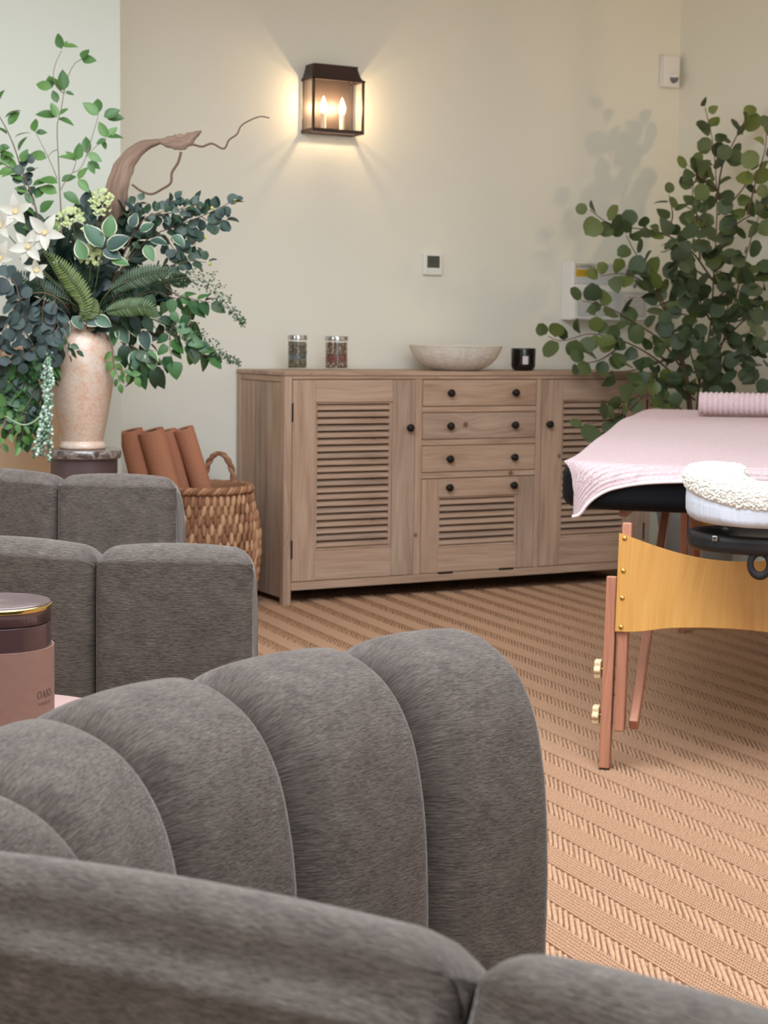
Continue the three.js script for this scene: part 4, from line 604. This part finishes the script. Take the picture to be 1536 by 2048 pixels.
// fern fronds
function fern(label, pts, wpx, mats, dd) {
  const g = stemThing('fern_frond', label, 'fern', 'fern fronds in the vase'), P = pts.map(p => W(p[0], p[1], dd + (p[2] || 0))), c = new THREE.CatmullRomCurve3(P, false, 'centripetal'); addStem(g, [pm(0, 0), ...P], .002, .0008, STEMG); const gs = [], N = 30;
  for (let i = 2; i < N; i++) for (const s of [-1, 1]) { const t = i / N, p = rel(c.getPointAt(t)), tan = c.getTangentAt(t), side = tan.clone().cross(camB).normalize().multiplyScalar(s), L = wpx * PXM * Math.sin(Math.PI * Math.pow(t, .75)) + .004, d = side.addScaledVector(tan, .45).addScaledVector(camB, rr(-.15, .15)).normalize(), z = camB.clone().addScaledVector(d, -camB.dot(d)).normalize(), q = LG.lance[0].clone(); q.applyMatrix4(new THREE.Matrix4().makeBasis(d.clone().cross(z), d, z).scale(V(L * .75, L, L)).setPosition(p)); gs.push(q); }
  const m = part('fern_leaflets', mergeGeometries(gs), mats, g); m.userData.kind = 'stuff';
}
fern('olive fern frond curving down from the white flowers', [[172, 640], [168, 600], [140, 555], [112, 522], [84, 500]], 22, PATINA.fern[0], -.15);
fern('small olive fern tip standing above the vase lip', [[160, 640], [178, 620], [192, 598]], 20, PATINA.fern[0], -.13);
fern('green fern frond lying level towards the sideboard', [[215, 585], [260, 560], [310, 545], [368, 547]], 22, PATINA.fern[2], -.1);
fern('yellow-green fern frond arching over the right shoulder of vase', [[205, 625], [250, 615], [295, 615], [322, 648]], 20, PATINA.fern[1], -.12);
fern('dark fern frond under the nodding white flower', [[150, 610], [100, 585], [50, 555], [0, 545]], 20, PATINA.dark[1], -.1);
fern('green fern frond hidden at the heart of the bouquet', [[185, 640], [240, 590], [300, 590], [345, 600]], 20, PATINA.fern[2], -.02);
// dark eucalyptus reaching right
seed(65);
function euc(label, paths, len, mats, n, dd, o = {}) { const g = stemThing('eucalyptus_sprig', label, 'eucalyptus', 'eucalyptus stems in the vase'); paths.forEach((p, i) => { const pts = p.map(q => W(q[0], q[1], dd + (q[2] || 0))); addStem(g, i ? pts : [pm(o.mx || 4, 0), ...pts], i ? .0016 : .0026, .0011, STEMB, i ? 'twig' : 'stem'); strew(g, pts, { n: n[i], kind: 'round', mats, len, t0: i ? .1 : .3, a0: .4, a1: 1.5, gap: .008, spread: .9, ...o }); }); return g; }
const e1 = euc('dark round-leaved eucalyptus stem reaching furthest towards the lamp', [[[230, 560], [300, 475], [360, 450], [420, 425], [466, 402]], [[400, 432], [425, 445], [448, 440]], [[380, 440], [378, 470], [392, 490]], [[330, 470], [350, 500], [372, 512]]], [18, 27], PATINA.euc, [30, 10, 10, 12], -.02);
for (const [x, y] of [[470, 402], [424, 416], [410, 475], [396, 412], [352, 440], [420, 528]]) part('yellow_bud', new THREE.IcosahedronGeometry(.006, 0), M(col(176, 172, 76), .6), e1, rel(W(x, y, -.03)));
euc('dark eucalyptus stem with upright leaves right of driftwood', [[[235, 540], [285, 440], [330, 420], [348, 400]], [[300, 430], [345, 425], [372, 412]], [[262, 450], [268, 420], [275, 405]], [[340, 420], [382, 415], [392, 405]]], [17, 25], [...PATINA.euc, PATINA.dark[1]], [22, 12, 10, 8], -.05, { kind: 'ovate', wid: 1.3 });
euc('short eucalyptus stem ending in two leaf pairs below the long one', [[[260, 560], [330, 535], [380, 522], [412, 525]]], [17, 22], PATINA.euc, [15], -.03);
// blue-grey eucalyptus spilling left
euc('blue-grey eucalyptus stem spilling over the edge beside the vase', [[[120, 600], [80, 585], [40, 600], [10, 660], [0, 720]], [[90, 585], [85, 640], [95, 690], [100, 705]], [[60, 590], [50, 650], [45, 720]], [[110, 595], [110, 650], [104, 680]], [[40, 600], [25, 560], [-10, 560]]], [21, 30], PATINA.blue, [26, 18, 16, 12, 10], -.16, { mx: -20, droop: -.4 });
// heart of the bouquet
seed(66);
{ const g = stemThing('ruscus_sprig', 'dense dark ruscus leaves filling the heart of the bouquet', 'branch'); const paths = [[[160, 560], [130, 500], [120, 450]], [[180, 560], [190, 480], [170, 420]], [[200, 580], [250, 520], [270, 470]], [[210, 600], [280, 570], [330, 560]], [[150, 600], [100, 560], [70, 520]], [[200, 630], [260, 620], [310, 600]], [[150, 620], [110, 610], [60, 590]], [[190, 520], [230, 450], [255, 430]], [[140, 600], [150, 540], [160, 480]], [[150, 580], [110, 500], [60, 450]]];
  for (const p of paths) { const pts = [pm(rr(-15, 15), 0), ...p.map(q => W(q[0], q[1], rr(-.05, .08)))]; addStem(g, pts, .002, .001, STEMG); strew(g, pts, { n: 34, kind: 'ovate', mats: PATINA.dark, len: [38, 58], t0: .2, a0: .4, a1: 1.4 }); } }
{ const g = stemThing('ruscus_sprig', 'dark broad leaves bunched low around the vase neck', 'branch'); for (const p of [[[150, 640], [110, 640], [90, 660]], [[200, 645], [250, 650], [290, 680]], [[140, 620], [100, 625], [60, 640]], [[210, 630], [280, 630], [330, 650]]]) { const pts = [pm(rr(-10, 10), 0), ...p.map(q => W(q[0], q[1], -.06 + rr(-.04, .04)))]; addStem(g, pts, .002, .001, STEMG); strew(g, pts, { n: 16, kind: 'ovate', mats: [...PATINA.dark, PATINA.ivy[3]], len: [30, 44], t0: .15, droop: -.3 }); } }
// trailing greenery
seed(67);
function trail(label, paths, kind, mats, len, n, dd, o = {}) { const g = stemThing('trailing_vine', label, 'vine', 'trailing vines in the vase'); paths.forEach((p, i) => { const pts = p.map(q => W(q[0], q[1], dd + (q[2] || 0))); addStem(g, i && !o.root ? pts : [pm(o.mx || 0, -4), ...pts], .0017, .0009, o.stem || STEMB, 'runner'); strew(g, pts, { n: n[i], kind, mats, len, t0: .12, a0: .5, a1: 1.3, droop: -.45, ...o }); }); }
trail('trailing vine with hanging heart-shaped leaves right of the vase', [[[260, 600], [325, 585], [345, 640], [365, 672], [400, 690]], [[330, 590], [375, 610], [382, 655], [390, 690]], [[340, 660], [340, 700], [345, 720]], [[370, 680], [395, 700], [420, 715]], [[350, 590], [385, 598], [420, 605]]], 'tear', [PATINA.ivy[0], PATINA.ivy[1], PATINA.fern[2]], [26, 38], [12, 10, 6, 7, 7], -.05);
trail('trailing vine with small bright leaves hanging close to the vase', [[[222, 690], [228, 730], [240, 765]], [[236, 735], [255, 745], [268, 752]]], 'ovate', PATINA.light, [18, 26], [8, 5], -.1, { mx: 30 });
trail('trailing vine with long pointed leaves under the drooping sprig', [[[240, 680], [262, 700], [280, 735]], [[262, 690], [292, 710], [306, 735]]], 'lance', [PATINA.ivy[1], PATINA.dark[1], PATINA.fern[2]], [44, 58], [8, 7], -.06, { mx: 25, wid: 1.5, droop: -.9 });
trail('trailing ivy curtain of mid-green leaves left of the vase', [[[110, 660], [70, 690], [50, 760], [45, 830], [40, 870]], [[100, 680], [85, 740], [80, 800], [75, 850]], [[60, 690], [20, 730], [15, 800], [10, 850]], [[115, 670], [108, 720], [98, 760]], [[40, 700], [30, 780], [32, 840], [50, 875]], [[95, 690], [62, 740], [62, 800], [58, 840]]], 'tear', [...PATINA.ivy, PATINA.dark[1], PATINA.dark[0]], [22, 33], [34, 30, 30, 16, 26, 30], -.13, { mx: -25 });
trail('trailing vine of small pointed leaves nearest the photo\'s corner above the chair', [[[60, 800], [30, 850], [10, 880], [-5, 905]], [[50, 830], [45, 870], [40, 890]]], 'ovate', PATINA.light, [16, 24], [10, 6], -.15, { mx: -25 });
trail('small leafy tendril lying on the left shoulder of the vase', [[[128, 650], [130, 690], [136, 710]], [[132, 680], [145, 695], [150, 700]]], 'ovate', [PATINA.ivy[1], PATINA.dark[1]], [16, 22], [5, 4], -.19, { mx: -20 });
{ // string-of-pearls
  seed(68); const g = stemThing('string_of_pearls', 'silvery green string of pearls hanging beside the pedestal', 'vine'); const ms = [];
  for (let k = 0; k < 11; k++) { const x0 = rr(86, 104), x1 = rr(66, 100), pts = [pm(-30, -10), W(100, 690, -.14), W(x0, 760, -.15 + rr(-.03, .03)), W(lerp(x0, x1, .5) + rr(-6, 6), 840, -.15 + rr(-.03, .03)), W(x1, rr(890, 932), -.15 + rr(-.03, .03))]; addStem(g, pts, .0008, .0006, STEMG, 'strand', 4); const c = new THREE.CatmullRomCurve3(pts); for (let i = 0; i < 46; i++) { const p = rel(c.getPointAt(lerp(.36, 1, i / 46))).add(V(rr(-.006, .006), rr(-.003, .003), rr(-.006, .006))); ms.push(new THREE.Matrix4().compose(p, new THREE.Quaternion(), V(1, 1.1, 1).multiplyScalar(rr(.7, 1.25)))); } }
  const PE = M(0xffffff, .5), im = new THREE.InstancedMesh(new THREE.IcosahedronGeometry(.0048, 1), PE, ms.length), cs = [col(120, 146, 122), col(150, 172, 152), col(96, 124, 96), col(182, 194, 180)]; ms.forEach((m, i) => { im.setMatrixAt(i, m); im.setColorAt(i, pick(cs)); }); im.name = 'pearl_leaves'; im.userData.kind = 'stuff'; g.add(im);
  part('looping_runner', tube([W(100, 770, -.17), W(92, 800, -.17), W(78, 835, -.17), W(50, 850, -.17), W(28, 843, -.17), W(12, 832, -.17)].map(rel), .0032, .0022, 6, 40), M(col(140, 158, 126), .7), g);
}
function spray(label, pts, dd) { // fine-leaved wisps
  const g = stemThing('maidenhair_spray', label, 'sprig', 'wispy sprays in the vase'), P = pts.map(p => W(p[0], p[1], dd)), c = new THREE.CatmullRomCurve3([...P], false, 'centripetal'); addStem(g, [pm(10, 0), ...P], .0014, .0005, STEMG, 'stem', 5); const tw = [], lv = [];
  for (let i = 3; i < 26; i++) for (const s of [-1, 1]) { const t = i / 26, p = rel(c.getPointAt(t)), tan = c.getTangentAt(t), d = tan.clone().multiplyScalar(.8).addScaledVector(tan.clone().cross(camB), s * rr(.5, 1.2)).add(V(0, -.15, 0)).normalize(), L = (1.12 - t) * rr(26, 52) * PXM; const q = p.clone().addScaledVector(d, L); tw.push(tube([p, p.clone().lerp(q, .5).add(V(0, .003, 0)), q], .0004, .0003, 3, 3)); for (let k = 1; k <= 6; k++) { const r = p.clone().lerp(q, k / 6).add(V(rr(-.005, .005), rr(-.005, .005), rr(-.01, .01))); const lf = LG.round[0].clone(); lf.applyMatrix4(new THREE.Matrix4().compose(r, new THREE.Quaternion().setFromUnitVectors(V(0, 0, 1), rndN(.8)), V(1, 1, 1).multiplyScalar(rr(.005, .008)))); lv.push(lf); } }
  const a = part('fine_twigs', mergeGeometries(tw), STEMG, g), b = part('fine_leaves', mergeGeometries(lv), PATINA.fern[2], g); a.userData.kind = b.userData.kind = 'stuff';
}
seed(69);
spray('wispy spray of tiny leaves sweeping down towards the sideboard corner', [[300, 575], [370, 555], [410, 560], [450, 605], [492, 656]], -.05);
spray('wispy spray of tiny leaves just above the sideboard, lower of two', [[310, 640], [355, 660], [400, 685], [445, 712], [482, 732]], -.05);

// ---------------------------------------------------------------- eucalyptus plant in the corner
{
  seed(71);
  const base = V(1.82, 0, .68), g = thing('eucalyptus_plant', 'bushy potted eucalyptus with round dark leaves behind the massage table', 'plant', base), R = p => p.clone().sub(base), Z = (x, y, z) => onZ(x, y, z + .20 * smooth(1450, 1540, x));
  part('planter', lathe([[.0001, 0], [.13, 0], [.17, .30], [.18, .33], [.165, .33], [.15, .30], [.0001, .29]], 40), M(col(120, 116, 110), .7), g);
  const TR = [base.clone().setY(.25), Z(1378, 900, .6), Z(1380, 820, .6), Z(1366, 730, .6), Z(1352, 690, .58), Z(1330, 630, .55)];
  part('trunk', tube(TR.map(R), .014, .010, 9), STEMB, g);
  const dirLeaf = [[[1392, 830, .62], [1400, 760, .62], [1420, 660, .6], [1428, 540, .58], [1434, 420, .56], [1431, 340, .55], [1425, 280, .55], [1410, 215, .54]], 26, .42];
  const BR = [dirLeaf,
    [[[1434, 400, .56], [1445, 330, .55], [1462, 295, .55], [1482, 255, .54], [1494, 235, .54]], 9, .45],
    [[[1400, 800, .62], [1440, 700, .66], [1465, 620, .68], [1490, 520, .7], [1515, 440, .7], [1540, 390, .7]], 16, .2],
    [[[1425, 560, .58], [1380, 500, .56], [1320, 465, .55], [1260, 455, .55], [1215, 445, .55], [1180, 420, .55]], 20, .1],
    [[[1330, 468, .55], [1345, 435, .54], [1338, 390, .54]], 5, .3], [[[1400, 520, .57], [1395, 440, .56], [1385, 380, .55], [1400, 335, .54]], 9, .3],
    [[[1428, 480, .57], [1385, 420, .56], [1360, 410, .55]], 5, .2], [[[1434, 380, .56], [1400, 355, .55], [1378, 330, .55]], 5, .4],
    [[[1352, 690, .58], [1325, 600, .56], [1295, 540, .55], [1270, 505, .54], [1252, 470, .54]], 14, .2],
    [[[1340, 640, .56], [1300, 575, .55], [1250, 548, .54], [1200, 552, .52]], 12, .2],
    [[[1366, 740, .6], [1320, 680, .58], [1260, 640, .55], [1210, 612, .52], [1165, 602, .5]], 15, .2],
    [[[1360, 760, .6], [1300, 710, .6], [1240, 680, .58], [1180, 668, .55], [1120, 682, .52], [1096, 672, .5]], 20, .15],
    [[[1250, 685, .58], [1200, 720, .58], [1155, 728, .58]], 8, .1], [[[1330, 720, .6], [1270, 740, .62], [1215, 745, .62]], 9, .1],
    [[[1380, 830, .62], [1330, 800, .66], [1290, 790, .68], [1250, 805, .7], [1235, 830, .7]], 12, .15], [[[1290, 790, .68], [1240, 830, .72], [1195, 845, .74], [1170, 848, .74]], 7, .3],
    [[[1385, 790, .62], [1430, 740, .66], [1480, 720, .68], [1536, 690, .7]], 12, .1], [[[1440, 690, .64], [1490, 640, .66], [1536, 620, .66]], 9, .1],
    [[[1430, 600, .6], [1480, 560, .6], [1536, 545, .6]], 10, .1], [[[1434, 480, .57], [1485, 440, .57], [1530, 420, .56]], 9, .1], [[[1436, 430, .56], [1480, 385, .56], [1505, 345, .56]], 8, .15], [[[1495, 430, .6], [1515, 350, .6], [1530, 300, .6], [1534, 260, .6]], 8, .3],
    [[[1420, 640, .6], [1390, 580, .58], [1380, 540, .57]], 7, .1], [[[1400, 770, .62], [1380, 690, .6], [1395, 640, .6]], 9, .1], [[[1390, 800, .62], [1350, 770, .64], [1310, 760, .66]], 8, .1], [[[1410, 700, .62], [1450, 640, .62], [1460, 560, .6]], 9, .1]];
  let count = 0;
  for (const [p, n, t0] of BR) {
    const pts = p.map(q => Z(q[0], q[1], q[2])), c = new THREE.CatmullRomCurve3(pts, false, 'centripetal'), b = part('branch', tube(pts.map(R), .0045, .0015, 6), STEMB, g);
    for (let i = 0; i < n; i++) {
      const t = clamp(lerp(t0, 1, (i + rr(-.25, .25)) / Math.max(1, n - 1)), 0, 1), q = c.getPointAt(t), tan = c.getTangentAt(t), s = i % 2 ? 1 : -1, d = tan.clone().applyAxisAngle(camB.clone().multiplyScalar(s), i === n - 1 ? rr(-.3, .3) : rr(.5, 1.5)).add(V(rr(-.5, .5), rr(-.25, .35), rr(-.6, .6))).normalize(), L = rr(.058, .086) * (t > .93 ? .8 : 1);
      putLeaf(b, pick(rnd() < .75 ? LG.round : LG.tear), pick(PATINA.silver), R(q).addScaledVector(d, .010), d, rndN(1.0, .3), L, L * rr(.85, 1.05)); count++;
    }
  }
  // the leaves inside the bush, too many and too hidden to count
  const inner = []; for (let i = 0; i < 150; i++) { const q = R(Z(rr(1330, 1536), rr(470, 800), rr(.62, .85))), d = V(rr(-1, 1), rr(-.6, 1), rr(-1, 1)).normalize(), z = rndN(1), y = d, x = y.clone().cross(z).normalize(), zz = x.clone().cross(y), L = rr(.05, .075), k = pick(LG.round).clone(); k.applyMatrix4(new THREE.Matrix4().makeBasis(x, y, zz).scale(V(L, L, L)).setPosition(q)); inner.push(k); }
  const im = part('inner_leaves', mergeGeometries(inner), PATINA.silver[3], g); im.userData.kind = 'stuff'; console.log('plant leaves', count);
}

scene.traverse(o => { if (o.isMesh) { o.castShadow = true; o.receiveShadow = true; } });
renderer.render(scene, camera);
